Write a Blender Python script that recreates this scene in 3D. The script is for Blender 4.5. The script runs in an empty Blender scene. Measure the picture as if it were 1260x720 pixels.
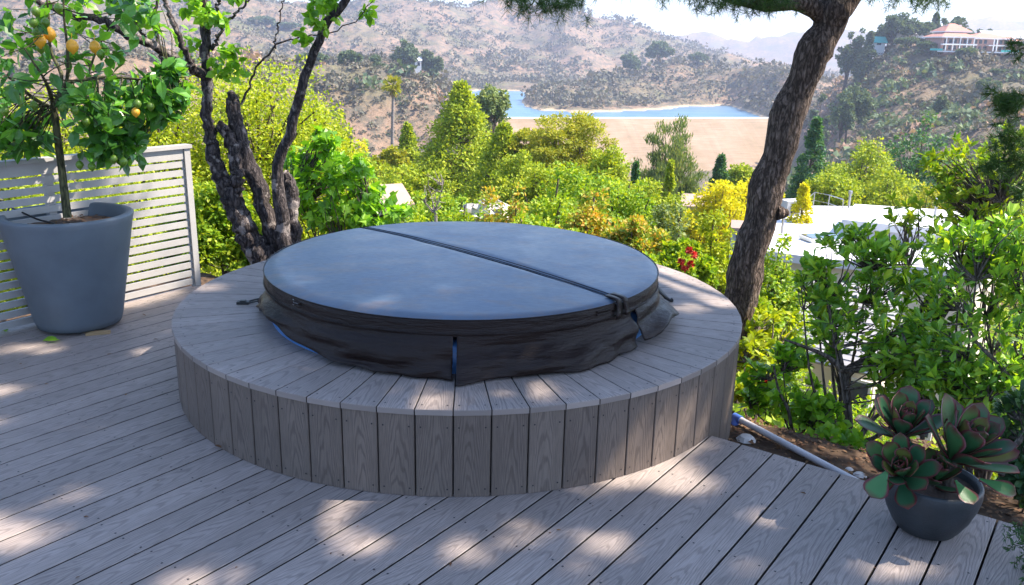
import bpy, math, random
import numpy as np
from mathutils import Matrix, Vector
R = random.Random(7)
G = np.random.default_rng(11)
sc = bpy.context.scene
COL = sc.collection

# ------------------------------------------------------------------ camera
F, PIT, ROL, CH = 1050.0, 0.2829, 0.0221, 1.685
cam = bpy.data.cameras.new("camera"); camo = bpy.data.objects.new("camera", cam); COL.objects.link(camo)
cam.sensor_width = 36.0; cam.lens = F / 1260 * 36.0; cam.clip_start = 0.05; cam.clip_end = 12000
cr, sr, cp, sp = math.cos(ROL), math.sin(ROL), math.cos(PIT), math.sin(PIT)
def lvl(ux, uy, d): return Vector((ux, d * cp + uy * sp, -d * sp + uy * cp))
X = lvl(cr, sr, 0); Yv = lvl(-sr, cr, 0); Z = -lvl(0, 0, 1)
M = Matrix(((X.x, Yv.x, Z.x, 0), (X.y, Yv.y, Z.y, 0), (X.z, Yv.z, Z.z, CH), (0, 0, 0, 1)))
camo.matrix_world = M
sc.camera = camo
sc.render.resolution_x, sc.render.resolution_y = 1024, 585

def ray(x, y):
    dx, dy = (x - 630) / F, (360 - y) / F
    ux, uy = cr * dx - sr * dy, sr * dx + cr * dy
    return np.array([ux, cp + uy * sp, -sp + uy * cp])
def at(x, y, Y):                       # photograph position -> point at distance Y
    d = ray(x, y); return np.array([0, 0, CH]) + d * (Y / d[1])
def on(x, y, z=0.0):                   # photograph position -> point at height z
    d = ray(x, y); return np.array([0, 0, CH]) + d * ((z - CH) / d[2])

# ------------------------------------------------------------------ light
SUN = np.array([0.92, 0.10, 1.08]); SUN /= np.linalg.norm(SUN)
w = bpy.data.worlds.new("World"); sc.world = w; w.use_nodes = True
nt = w.node_tree; bg = nt.nodes["Background"]
sky = nt.nodes.new("ShaderNodeTexSky"); sky.sky_type = 'NISHITA'; sky.sun_disc = False
sky.sun_elevation = math.asin(SUN[2]); sky.sun_rotation = math.atan2(SUN[0], SUN[1])
sky.altitude = 300; sky.air_density = 1.0; sky.dust_density = 0.8; sky.ozone_density = 2.2
nt.links.new(sky.outputs[0], bg.inputs[0]); bg.inputs[1].default_value = 0.15
sl = bpy.data.lights.new("sun", 'SUN'); sl.energy = 5.0; sl.angle = math.radians(0.53); sl.color = (1, 0.90, 0.77)
so = bpy.data.objects.new("sun", sl); COL.objects.link(so)
so.rotation_euler = Vector(SUN).to_track_quat('Z', 'Y').to_euler()
sc.view_settings.view_transform = 'Standard'; sc.view_settings.look = 'None'
sc.view_settings.exposure = 1.6; sc.view_settings.gamma = 1
sc.cycles.max_bounces = 6; sc.cycles.transparent_max_bounces = 8
sc.cycles.diffuse_bounces = 3; sc.cycles.glossy_bounces = 3; sc.cycles.transmission_bounces = 4
sc.cycles.volume_bounces = 0
sc.cycles.use_denoising = True
HAZE = 0.00031

# ------------------------------------------------------------------ materials
def nodes(name):
    m = bpy.data.materials.new(name); m.use_nodes = True
    n = m.node_tree.nodes; l = m.node_tree.links
    return m, n, l, n["Principled BSDF"]
def sock(n, k): return n.inputs[k]
def math_n(n, l, op, a, b=None, c=None, clamp=False):
    o = n.new("ShaderNodeMath"); o.operation = op; o.use_clamp = clamp
    for i, v in enumerate((a, b, c)):
        if v is None: continue
        if hasattr(v, 'default_value') or hasattr(v, 'links'): l.new(v, o.inputs[i])
        else: o.inputs[i].default_value = v
    return o.outputs[0]
def mixc(n, l, f, a, b, mode='MIX'):
    o = n.new("ShaderNodeMix"); o.data_type = 'RGBA'; o.blend_type = mode
    for s, v in ((o.inputs[0], f), (o.inputs[6], a), (o.inputs[7], b)):
        if isinstance(v, (int, float)): s.default_value = v
        elif isinstance(v, (tuple, list)): s.default_value = (*v, 1) if len(v) == 3 else v
        else: l.new(v, s)
    return o.outputs[2]
def ramp(n, l, f, stops):
    o = n.new("ShaderNodeValToRGB"); e = o.color_ramp.elements
    while len(e) < len(stops): e.new(0.5)
    for i, (p, c) in enumerate(stops):
        e[i].position = p; e[i].color = (*c, 1) if len(c) == 3 else c
    l.new(f, o.inputs[0]); return o.outputs[0]
def noise(n, l, co, scale, detail=4, rough=0.55, dim='3D', w=None):
    o = n.new("ShaderNodeTexNoise"); o.noise_dimensions = dim
    o.inputs['Scale'].default_value = scale; o.inputs['Detail'].default_value = detail; o.inputs['Roughness'].default_value = rough
    if co is not None: l.new(co, o.inputs['Vector'])
    if w is not None: l.new(w, o.inputs['W'])
    return o.outputs['Fac']
def mapping(n, l, co, s=(1, 1, 1)):
    o = n.new("ShaderNodeMapping"); l.new(co, o.inputs[0]); o.inputs['Scale'].default_value = s; return o.outputs[0]
def objco(n, l, s=(1, 1, 1)):
    t = n.new("ShaderNodeTexCoord"); return mapping(n, l, t.outputs['Object'], s)
def bump(n, l, h, strength, dist=0.01):
    o = n.new("ShaderNodeBump"); o.inputs['Strength'].default_value = strength; o.inputs['Distance'].default_value = dist
    l.new(h, o.inputs['Height']); return o.outputs[0]
MATS = {}
def simple(name, col, rough=0.7, var=0.12, scale=8, metallic=0.0, bmp=0.15, spec=0.5, coat=0):
    m, n, l, p = nodes(name)
    f = noise(n, l, objco(n, l), scale, 5)
    c2 = tuple(max(0, c * (1 - var)) for c in col); c3 = tuple(min(1, c * (1 + var)) for c in col)
    l.new(ramp(n, l, f, [(0.3, c2), (0.7, c3)]), p.inputs['Base Color'])
    p.inputs['Roughness'].default_value = rough; p.inputs['Metallic'].default_value = metallic
    p.inputs['Specular IOR Level'].default_value = spec
    if bmp: l.new(bump(n, l, noise(n, l, objco(n, l), scale * 8, 3), bmp, 0.003), p.inputs['Normal'])
    MATS[name] = m; return m
def leafmat(name, stops, trans=0.35, rough=0.45, spec=0.4, tcol=1.5, blot=3.0):
    """foliage: every leaf its own shade, light passing through it"""
    m, n, l, p = nodes(name)
    g = n.new("ShaderNodeNewGeometry")
    nz = noise(n, l, objco(n, l), blot, 2)
    f = math_n(n, l, 'ADD', math_n(n, l, 'MULTIPLY', g.outputs['Random Per Island'], 0.65), math_n(n, l, 'MULTIPLY', nz, 0.35))
    k = len(stops)
    c = ramp(n, l, f, [(0.08 + 0.84 * i / (k - 1), s) for i, s in enumerate(stops)])
    l.new(c, p.inputs['Base Color']); p.inputs['Roughness'].default_value = rough; p.inputs['Specular IOR Level'].default_value = spec
    tr = n.new("ShaderNodeBsdfTranslucent")
    tc = mixc(n, l, 1.0, c, (tcol * 1.15, tcol * 1.05, tcol * 0.35), 'MULTIPLY'); l.new(tc, tr.inputs[0])
    mx = n.new("ShaderNodeMixShader"); mx.inputs[0].default_value = trans
    l.new(p.outputs[0], mx.inputs[1]); l.new(tr.outputs[0], mx.inputs[2])
    l.new(mx.outputs[0], n["Material Output"].inputs[0])
    MATS[name] = m; return m
def bark(name, c1, c2, c3, sc_=(14, 14, 3.0), dist=0.02, strength=0.9, lich=0.0):
    m, n, l, p = nodes(name)
    co = objco(n, l, sc_)
    dn = n.new("ShaderNodeTexNoise"); dn.inputs['Scale'].default_value = 1.2; l.new(co, dn.inputs['Vector'])
    ad = n.new("ShaderNodeMix"); ad.data_type = 'RGBA'; ad.blend_type = 'LINEAR_LIGHT'; ad.inputs[0].default_value = 0.9
    l.new(co, ad.inputs[6]); l.new(dn.outputs['Color'], ad.inputs[7])
    v = n.new("ShaderNodeTexVoronoi"); v.feature = 'DISTANCE_TO_EDGE'; v.inputs['Scale'].default_value = 1.0; l.new(ad.outputs[2], v.inputs['Vector'])
    f2 = noise(n, l, co, 2.2, 6, 0.7)
    f3 = noise(n, l, mapping(n, l, co, (1.6, 1.6, .7)), 1.3, 5, 0.65)
    cd = math_n(n, l, 'ADD', v.outputs['Distance'], math_n(n, l, 'MULTIPLY', math_n(n, l, 'SUBTRACT', f3, 0.5), 0.9))
    crack = ramp(n, l, cd, [(-0.0, (0, 0, 0)), (0.30, (1, 1, 1))])
    col = ramp(n, l, f2, [(0.3, c1), (0.55, c2), (0.75, c3)])
    col = mixc(n, l, crack, tuple(x * 0.45 for x in c1), col)
    if lich:
        lf = noise(n, l, objco(n, l), 9, 4, 0.6); lm = ramp(n, l, lf, [(0.56, (0, 0, 0)), (0.62, (lich,) * 3)])
        col = mixc(n, l, lm, col, (0.42, 0.36, 0.33))
    l.new(col, p.inputs['Base Color']); p.inputs['Roughness'].default_value = 0.9; p.inputs['Specular IOR Level'].default_value = 0.2
    h = math_n(n, l, 'ADD', math_n(n, l, 'MULTIPLY', crack, 0.6), f2)
    l.new(bump(n, l, h, strength, dist), p.inputs['Normal'])
    MATS[name] = m; return m
def deckwood(name, ca, cb, grain=0.55):
    """embossed composite decking; UV u = metres across the board, v = metres along it"""
    m, n, l, p = nodes(name)
    t = n.new("ShaderNodeUVMap"); t.uv_map = "UVMap"
    s = n.new("ShaderNodeSeparateXYZ"); l.new(t.outputs[0], s.inputs[0])
    g = n.new("ShaderNodeNewGeometry"); rnd = g.outputs['Random Per Island']
    off = math_n(n, l, 'MULTIPLY', rnd, 57.0)
    vv = math_n(n, l, 'ADD', s.outputs[1], off)
    cxy = n.new("ShaderNodeCombineXYZ"); l.new(s.outputs[0], cxy.inputs[0]); l.new(vv, cxy.inputs[1]); l.new(off, cxy.inputs[2])
    warp = noise(n, l, mapping(n, l, cxy.outputs[0], (14, 2.2, 1)), 1.0, 3)
    warp2 = noise(n, l, mapping(n, l, cxy.outputs[0], (5, 0.7, 1)), 1.0, 1)
    uc = math_n(n, l, 'ADD', s.outputs[0], math_n(n, l, 'MULTIPLY', math_n(n, l, 'SUBTRACT', warp2, 0.5), 0.11))
    u2 = math_n(n, l, 'MULTIPLY', math_n(n, l, 'MULTIPLY', uc, uc), 1500)
    ph = math_n(n, l, 'ADD', math_n(n, l, 'ADD', u2, math_n(n, l, 'MULTIPLY', vv, 9.0)), math_n(n, l, 'MULTIPLY', warp, 5.0))
    wv = math_n(n, l, 'SINE', math_n(n, l, 'MULTIPLY', ph, 6.2832))
    line = ramp(n, l, math_n(n, l, 'MULTIPLY_ADD', wv, 0.5, 0.5), [(0.05, (0, 0, 0)), (0.45, (1, 1, 1))])
    fine = noise(n, l, mapping(n, l, cxy.outputs[0], (420, 14, 1)), 1.0, 3, 0.6)
    big = noise(n, l, mapping(n, l, cxy.outputs[0], (9, 1.6, 1)), 1.0, 3, 0.6)
    tone = math_n(n, l, 'ADD', math_n(n, l, 'MULTIPLY', rnd, 0.55), math_n(n, l, 'MULTIPLY', big, 0.45))
    base = ramp(n, l, tone, [(0.15, ca), (0.85, cb)])
    dirt = noise(n, l, objco(n, l), 2.3, 5, 0.65)
    base = mixc(n, l, ramp(n, l, dirt, [(0.42, (0, 0, 0)), (0.75, (0.5,) * 3)]), base, tuple(x * 0.72 for x in ca))
    dk = mixc(n, l, grain, base, (0.35, 0.33, 0.33), 'MULTIPLY')
    c = mixc(n, l, line, dk, base)
    fm = ramp(n, l, fine, [(0.35, (0.74,) * 3), (0.62, (1.08,) * 3)])
    c = mixc(n, l, 1.0, c, fm, 'MULTIPLY')
    l.new(c, p.inputs['Base Color']); p.inputs['Roughness'].default_value = 0.62; p.inputs['Specular IOR Level'].default_value = 0.45
    h = math_n(n, l, 'ADD', math_n(n, l, 'MULTIPLY', line, 0.6), math_n(n, l, 'MULTIPLY', fine, 0.7))
    l.new(bump(n, l, h, 0.55, 0.0016), p.inputs['Normal'])
    MATS[name] = m; return m

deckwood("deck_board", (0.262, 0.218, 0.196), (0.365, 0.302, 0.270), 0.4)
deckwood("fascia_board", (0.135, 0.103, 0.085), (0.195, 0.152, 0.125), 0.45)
simple("screw", (0.03, 0.03, 0.035), 0.5, 0.1, 40, 0.6, 0)
simple("joist_and_shaded_gap", (0.03, 0.026, 0.024), 0.9)
simple("fence_white", (0.33, 0.315, 0.30), 0.6, 0.1, 5, 0, 0.2)
simple("soil", (0.09, 0.06, 0.045), 0.95, 0.4, 22, 0, 0.8)
simple("pot_grey", (0.10, 0.122, 0.145), 0.55, 0.16, 3.5, 0, 0.2)
simple("pot_dark", (0.028, 0.032, 0.036), 0.5, 0.25, 14, 0, 0.5)
simple("shim_wood", (0.33, 0.22, 0.11), 0.8)
simple("hose_black", (0.012, 0.012, 0.012), 0.45)
simple("pvc_white", (0.62, 0.58, 0.56), 0.4, 0.08, 6)
simple("pvc_blue", (0.05, 0.12, 0.42), 0.35, 0.1, 10)
simple("tub_blue", (0.07, 0.20, 0.46), 0.35, 0.15, 6)
simple("lemon_yellow", (0.75, 0.36, 0.02), 0.4, 0.15, 20, 0, 0.25)
simple("lemon_green", (0.10, 0.19, 0.012), 0.4, 0.25, 20, 0, 0.25)
simple("flower_red", (0.62, 0.035, 0.02), 0.6, 0.2, 10)
simple("roof_white", (0.56, 0.56, 0.58), 0.6, 0.04, 0.8)
simple("roof_slate", (0.25, 0.24, 0.25), 0.7, 0.12, 3)
simple("roof_tan", (0.33, 0.23, 0.19), 0.8, 0.1, 2)
simple("roof_clay", (0.40, 0.17, 0.12), 0.8, 0.12, 2)
simple("wall_cream", (0.60, 0.55, 0.42), 0.8, 0.06, 2)
simple("wall_pink", (0.42, 0.24, 0.20), 0.8, 0.06, 1)
simple("wall_grey", (0.42, 0.42, 0.44), 0.8, 0.06, 1)
simple("trim_white", (0.78, 0.76, 0.74), 0.6, 0.04, 2)
simple("glass_dark", (0.04, 0.06, 0.08), 0.08, 0.1, 2, 0, 0)
simple("canvas_teal", (0.05, 0.40, 0.36), 0.7, 0.1, 2)
simple("metal_grey", (0.38, 0.38, 0.40), 0.4, 0.1, 6, 0.8)
simple("rock_pale", (0.55, 0.50, 0.46), 0.85, 0.2, 6, 0, 0.8)
bark("bark_pine", (0.125, 0.09, 0.07), (0.25, 0.185, 0.15), (0.44, 0.35, 0.30), (30, 30, 9), 0.03, 1.0)
bark("bark_mottled", (0.055, 0.045, 0.045), (0.11, 0.09, 0.085), (0.20, 0.165, 0.15), (26, 26, 9), 0.014, 0.9, 0.55)
bark("bark_smooth", (0.12, 0.095, 0.075), (0.19, 0.155, 0.125), (0.28, 0.24, 0.20), (30, 30, 8), 0.004, 0.5)
bark("bark_green", (0.075, 0.075, 0.04), (0.12, 0.115, 0.055), (0.18, 0.16, 0.09), (30, 30, 8), 0.004, 0.4)
bark("bark_pale", (0.25, 0.21, 0.19), (0.36, 0.31, 0.28), (0.48, 0.43, 0.40), (20, 20, 6), 0.006, 0.5)

leafmat("leaf_citrus", [(0.026, 0.092, 0.018), (0.065, 0.205, 0.026), (0.155, 0.372, 0.034)], 0.35, 0.32, 0.6, 1.8)
leafmat("leaf_yellowgreen", [(0.136, 0.216, 0.013), (0.289, 0.374, 0.018), (0.510, 0.524, 0.031)], 0.4, 0.5, 0.3, 1.4, 1.2)
leafmat("leaf_ivy", [(0.065, 0.186, 0.016), (0.173, 0.371, 0.023), (0.367, 0.613, 0.047)], 0.42, 0.4, 0.5, 1.6)
leafmat("leaf_pitto", [(0.062, 0.158, 0.020), (0.126, 0.275, 0.025), (0.254, 0.454, 0.041), (0.506, 0.590, 0.050)], 0.35, 0.34, 0.55, 1.6)
leafmat("leaf_dark", [(0.022, 0.061, 0.022), (0.039, 0.099, 0.033), (0.077, 0.154, 0.033)], 0.25, 0.5, 0.4, 1.3)
leafmat("leaf_conifer", [(0.135, 0.210, 0.016), (0.268, 0.357, 0.019), (0.483, 0.503, 0.032)], 0.32, 0.6, 0.25, 1.3, 0.7)
leafmat("leaf_conifer_dark", [(0.041, 0.122, 0.061), (0.072, 0.184, 0.072), (0.184, 0.306, 0.061)], 0.25, 0.6, 0.25, 1.2, 0.5)
leafmat("leaf_pine_yellow", [(0.156, 0.206, 0.016), (0.293, 0.318, 0.019), (0.469, 0.411, 0.041)], 0.3, 0.6, 0.25, 1.3, 0.6)
leafmat("leaf_feather", [(0.085, 0.145, 0.051), (0.170, 0.238, 0.085), (0.340, 0.374, 0.136)], 0.3, 0.6, 0.25, 1.2, 0.5)
leafmat("leaf_gold", [(0.355, 0.381, 0.014), (0.549, 0.533, 0.016), (0.743, 0.628, 0.041)], 0.4, 0.6, 0.2, 1.3, 0.8)
leafmat("leaf_orange", [(0.102, 0.221, 0.020), (0.221, 0.323, 0.034), (0.442, 0.357, 0.051), (0.646, 0.289, 0.051)], 0.38, 0.5, 0.3, 1.4, 1.5)
leafmat("leaf_mix", [(0.086, 0.211, 0.016), (0.217, 0.345, 0.021), (0.433, 0.479, 0.028)], 0.38, 0.5, 0.3, 1.4, 1.0)
leafmat("needle_pine", [(0.020, 0.055, 0.012), (0.040, 0.100, 0.020), (0.100, 0.170, 0.030)], 0.15, 0.5, 0.3, 1.2)
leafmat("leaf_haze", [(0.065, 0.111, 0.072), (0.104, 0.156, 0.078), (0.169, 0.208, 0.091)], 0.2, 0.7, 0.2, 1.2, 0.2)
leafmat("brush_dry", [(0.077, 0.083, 0.070), (0.125, 0.124, 0.091), (0.207, 0.173, 0.134), (0.115, 0.146, 0.075)], 0.15, 0.9, 0.1, 1.0, 0.02)
leafmat("brush_twig", [(0.229, 0.157, 0.129), (0.358, 0.243, 0.186), (0.486, 0.343, 0.257)], 0.2, 0.9, 0.1, 1.0, 0.02)
leafmat("litter", [(0.070, 0.035, 0.020), (0.150, 0.075, 0.040), (0.280, 0.170, 0.090)], 0.1, 0.8, 0.2, 1.0)

def vinyl(name, base, r0, r1, mott):
    m, n, l, p = nodes(name)
    f = noise(n, l, objco(n, l), 3.5, 6, 0.6); f2 = noise(n, l, objco(n, l, (1, 3, 1)), 26, 4, 0.6)
    c = ramp(n, l, f, [(0.3, tuple(x * (1 - mott) for x in base)), (0.7, tuple(x * (1 + mott) for x in base))])
    l.new(c, p.inputs['Base Color'])
    l.new(ramp(n, l, math_n(n, l, 'MULTIPLY_ADD', f2, 0.5, math_n(n, l, 'MULTIPLY', f, 0.5)), [(0.35, (r0,) * 3), (0.65, (r1,) * 3)]), p.inputs['Roughness'])
    p.inputs['Specular IOR Level'].default_value = 0.6 if name == 'vinyl_top' else 0.22
    if name == 'vinyl_side':
        wr = noise(n, l, objco(n, l, (5, 5, 26)), 1.3, 5, 0.6); l.new(bump(n, l, wr, 0.9, 0.016), p.inputs['Normal'])
    else:
        c = mixc(n, l, ramp(n, l, noise(n, l, objco(n, l, (1, 1.8, 1)), 5.5, 7, 0.7), [(0.48, (0, 0, 0)), (0.68, (0.85,) * 3)]), c, (0.115, 0.09, 0.09)); l.new(c, p.inputs['Base Color'])
        l.new(bump(n, l, math_n(n, l, 'ADD', noise(n, l, objco(n, l), 220, 3), math_n(n, l, 'MULTIPLY', f, 6.0)), 0.2, 0.001), p.inputs['Normal'])
    MATS[name] = m
vinyl("vinyl_top", (0.050, 0.082, 0.128), 0.30, 0.48, 0.25)  # brown vinyl, its blue sky reflection put into the base colour
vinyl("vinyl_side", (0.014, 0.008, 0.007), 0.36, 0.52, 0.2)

# succulent leaf: green blade with a dark red margin, from UV
m, n, l, p = nodes("succulent_leaf")
t = n.new("ShaderNodeUVMap"); t.uv_map = "UVMap"; s = n.new("ShaderNodeSeparateXYZ"); l.new(t.outputs[0], s.inputs[0])
g = n.new("ShaderNodeNewGeometry")
e = math_n(n, l, 'ABSOLUTE', s.outputs[0]); nz = noise(n, l, objco(n, l), 22, 3)
ed = math_n(n, l, 'ADD', math_n(n, l, 'MAXIMUM', e, math_n(n, l, 'MULTIPLY', s.outputs[1], 0.86)), math_n(n, l, 'MULTIPLY', nz, 0.25))
gr = ramp(n, l, g.outputs['Random Per Island'], [(0.1, (0.03, 0.10, 0.045)), (0.6, (0.05, 0.15, 0.045)), (0.95, (0.16, 0.15, 0.03))])
c = mixc(n, l, ramp(n, l, ed, [(0.80, (0, 0, 0)), (1.06, (1, 1, 1))]), gr, (0.11, 0.02, 0.025))
l.new(c, p.inputs['Base Color']); p.inputs['Roughness'].default_value = 0.42; p.inputs['Specular IOR Level'].default_value = 0.35
MATS["succulent_leaf"] = m

# water
m, n, l, p = nodes("water")
l.new(ramp(n, l, noise(n, l, mapping(n, l, objco(n, l), (.02, .08, 1)), 1.0, 5), [(0.35, (0.06, 0.145, 0.24)), (0.65, (0.11, 0.20, 0.30))]), p.inputs['Base Color']); p.inputs['Roughness'].default_value = 0.3; p.inputs['Specular IOR Level'].default_value = 0.15
l.new(bump(n, l, noise(n, l, objco(n, l), 0.6, 3), 0.25, 0.3), p.inputs['Normal']); MATS["water"] = m

# terrain: soil, dry grass and brush tones, pale shore ring near the water line
m, n, l, p = nodes("terrain")
gp = n.new("ShaderNodeNewGeometry"); pos = gp.outputs['Position']
sx = n.new("ShaderNodeSeparateXYZ"); l.new(pos, sx.inputs[0])
n1 = noise(n, l, pos, 0.018, 6, 0.6); n2 = noise(n, l, pos, 0.16, 7, 0.75); n3 = noise(n, l, pos, 3.5, 5, 0.7)
hill = ramp(n, l, n1, [(0.35, (0.27, 0.175, 0.12)), (0.5, (0.215, 0.15, 0.10)), (0.60, (0.155, 0.135, 0.075)), (0.70, (0.11, 0.12, 0.055))])
hill = mixc(n, l, ramp(n, l, n2, [(0.46, (0, 0, 0)), (0.56, (0.9,) * 3)]), hill, (0.105, 0.094, 0.07))
near = ramp(n, l, n3, [(0.3, (0.045, 0.03, 0.02)), (0.55, (0.095, 0.062, 0.042)), (0.8, (0.17, 0.12, 0.085))])
dist = math_n(n, l, 'MULTIPLY_ADD', sx.outputs[1], 0.02, -1.0, clamp=True)
col = mixc(n, l, dist, near, hill)
sh = math_n(n, l, 'ABSOLUTE', math_n(n, l, 'SUBTRACT', math_n(n, l, 'ADD', sx.outputs[2], math_n(n, l, 'MULTIPLY', n2, 1.6)), -34.9))
shm = math_n(n, l, 'MULTIPLY', ramp(n, l, math_n(n, l, 'MULTIPLY', sh, 0.5), [(0.25, (1, 1, 1)), (0.6, (0, 0, 0))]), math_n(n, l, 'GREATER_THAN', sx.outputs[1], 430.0))
col = mixc(n, l, shm, col, (0.40, 0.31, 0.21))
l.new(col, p.inputs['Base Color']); p.inputs['Roughness'].default_value = 0.95; p.inputs['Specular IOR Level'].default_value = 0.1
l.new(bump(n, l, math_n(n, l, 'ADD', n2, math_n(n, l, 'MULTIPLY', n3, 0.02)), 0.8, 2.0), p.inputs['Normal'])
MATS["terrain"] = m
# dam face: mown dry grass with faint level lines
m, n, l, p = nodes("dam_face")
gp = n.new("ShaderNodeNewGeometry"); pos = gp.outputs['Position']
f1 = noise(n, l, pos, 0.05, 8, 0.7); f2 = noise(n, l, mapping(n, l, pos, (0.1, 0.1, 3)), 1, 4)
c = ramp(n, l, math_n(n, l, 'MULTIPLY_ADD', f1, 0.55, math_n(n, l, 'MULTIPLY', f2, 0.45)), [(0.36, (0.19, 0.14, 0.075)), (0.5, (0.27, 0.185, 0.115)), (0.62, (0.33, 0.235, 0.16))])
l.new(c, p.inputs['Base Color']); p.inputs['Roughness'].default_value = 0.95; MATS["dam_face"] = m

# ------------------------------------------------------------------ mesh helpers
class MB:
    def __init__(s): s.v = []; s.f = {3: [], 4: []}; s.m = {3: [], 4: []}; s.uv = {3: [], 4: []}; s.n = 0; s.sm = {3: [], 4: []}
    def add(s, verts, faces, mi=0, uv=None, smooth=False):
        verts = np.asarray(verts, float).reshape(-1, 3)
        byk = {}
        if isinstance(faces, np.ndarray): byk[faces.shape[1]] = (faces, uv)
        else:
            for k in (3, 4):
                idx = [i for i, f in enumerate(faces) if len(f) == k]
                if idx: byk[k] = (np.array([faces[i] for i in idx]), None if uv is None else np.array([uv[i] for i in idx], float))
        for k, (f, u) in byk.items():
            s.f[k].append(f + s.n); s.m[k].append(np.full(len(f), mi)); s.sm[k].append(np.full(len(f), smooth))
            s.uv[k].append(np.zeros((len(f), k, 2)) if u is None else np.asarray(u, float).reshape(len(f), k, 2))
        s.v.append(verts); s.n += len(verts)
    def build(s, name, mats, parent=None, loc=None, uv=False):
        me = bpy.data.meshes.new(name)
        v = np.concatenate(s.v) if s.v else np.zeros((0, 3))
        origin = np.zeros(3)
        if parent is None and loc is not None: origin = np.array(loc, float)
        elif parent is not None: origin = np.array(ORG.get(parent.name, (0, 0, 0)), float)
        v = v - origin
        ks = [k for k in (3, 4) if s.f[k]]
        F_ = {k: np.concatenate(s.f[k]) for k in ks}
        nl = sum(F_[k].size for k in ks); nf = sum(len(F_[k]) for k in ks)
        me.vertices.add(len(v)); me.vertices.foreach_set("co", v.astype(np.float32).ravel())
        me.loops.add(nl); me.polygons.add(nf)
        me.loops.foreach_set("vertex_index", np.concatenate([F_[k].ravel() for k in ks]).astype(np.int32))
        tot = np.concatenate([np.full(len(F_[k]), k) for k in ks]); st = np.concatenate([[0], np.cumsum(tot)[:-1]])
        me.polygons.foreach_set("loop_start", st.astype(np.int32)); me.polygons.foreach_set("loop_total", tot.astype(np.int32))
        me.polygons.foreach_set("material_index", np.concatenate([np.concatenate(s.m[k]) for k in ks]).astype(np.int32))
        me.polygons.foreach_set("use_smooth", np.concatenate([np.concatenate(s.sm[k]) for k in ks]).astype(bool))
        if uv:
            u = me.uv_layers.new(name="UVMap")
            u.data.foreach_set("uv", np.concatenate([np.concatenate(s.uv[k]).reshape(-1) for k in ks]).astype(np.float32))
        me.update(calc_edges=True); me.validate()
        for mt in (mats if isinstance(mats, (list, tuple)) else [mats]): me.materials.append(MATS[mt])
        o = bpy.data.objects.new(name, me); COL.objects.link(o)
        if parent is not None: o.parent = parent
        elif loc is not None: o.location = loc
        ORG[o.name] = tuple(origin)
        return o
ORG = {}
def tag(o, label=None, cat=None, group=None, kind=None):
    if label: o['label'] = label
    if cat: o['category'] = cat
    if group: o['group'] = group
    if kind: o['kind'] = kind
    return o
def thing(name, loc, label, cat, group=None):
    o = bpy.data.objects.new(name, None); COL.objects.link(o); o.location = loc; o.empty_display_size = 0.1
    ORG[o.name] = tuple(loc); return tag(o, label, cat, group)
BOXF = np.array([[0, 3, 2, 1], [4, 5, 6, 7], [0, 1, 5, 4], [1, 2, 6, 5], [2, 3, 7, 6], [3, 0, 4, 7]])
def box(mb, c, s, ax=None, mi=0):
    """box centred at c with full size s; ax = 3 row vectors"""
    c = np.array(c, float); h = np.array(s, float) / 2
    q = np.array([[-1, -1, -1], [1, -1, -1], [1, 1, -1], [-1, 1, -1], [-1, -1, 1], [1, -1, 1], [1, 1, 1], [-1, 1, 1]]) * h
    if ax is not None: q = q @ np.array(ax)
    mb.add(q + c, BOXF, mi)
def rotz(a): return np.array([[math.cos(a), math.sin(a), 0], [-math.sin(a), math.cos(a), 0], [0, 0, 1]])
def spline(pts, n):
    pts = np.array(pts, float); k = len(pts)
    if k < 3: t = np.linspace(0, 1, n)[:, None]; return pts[0] * (1 - t) + pts[-1] * t
    P = np.vstack([2 * pts[0] - pts[1], pts, 2 * pts[-1] - pts[-2]]); out = []
    for t in np.linspace(0, k - 1 - 1e-9, n):
        i = int(t); u = t - i; a, b, c, d = P[i:i + 4]
        out.append(0.5 * (2 * b + (c - a) * u + (2 * a - 5 * b + 4 * c - d) * u * u + (3 * b - a - 3 * c + d) * u ** 3))
    return np.array(out)
def tube(mb, pts, rad, sides=6, mi=0, rough=0.0, cap=True, smooth=True):
    pts = np.asarray(pts, float); n_ = len(pts); rad = np.broadcast_to(np.asarray(rad, float), (n_,)) if np.ndim(rad) == 0 or len(rad) == n_ else np.interp(np.linspace(0, 1, n_), np.linspace(0, 1, len(rad)), rad)
    T = np.gradient(pts, axis=0); T /= np.linalg.norm(T, axis=1, keepdims=True) + 1e-9
    up = np.array([0, 0, 1.]) if abs(T[0][2]) < 0.9 else np.array([1., 0, 0])
    V = []; a = np.linspace(0, 2 * math.pi, sides, endpoint=False)
    u = np.cross(T[0], up); u /= np.linalg.norm(u)
    for i in range(n_):
        u = u - T[i] * (u @ T[i]); u /= np.linalg.norm(u) + 1e-9; v = np.cross(T[i], u)
        r = rad[i] * (1 + (rough * G.standard_normal(sides) if rough else 0))
        V.append(pts[i] + (np.cos(a) * r)[:, None] * u + (np.sin(a) * r)[:, None] * v)
    V = np.concatenate(V)
    i, j = np.meshgrid(np.arange(n_ - 1), np.arange(sides), indexing='ij'); j2 = (j + 1) % sides
    Fq = np.stack([i * sides + j, i * sides + j2, (i + 1) * sides + j2, (i + 1) * sides + j], -1).reshape(-1, 4)
    mb.add(V, Fq, mi, smooth=smooth)
    if cap:
        mb.add(np.vstack([V[-sides:], pts[-1]]), np.array([[k, (k + 1) % sides, sides] for k in range(sides)]), mi)
        mb.add(np.vstack([V[:sides], pts[0]]), np.array([[(k + 1) % sides, k, sides] for k in range(sides)]), mi)
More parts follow.
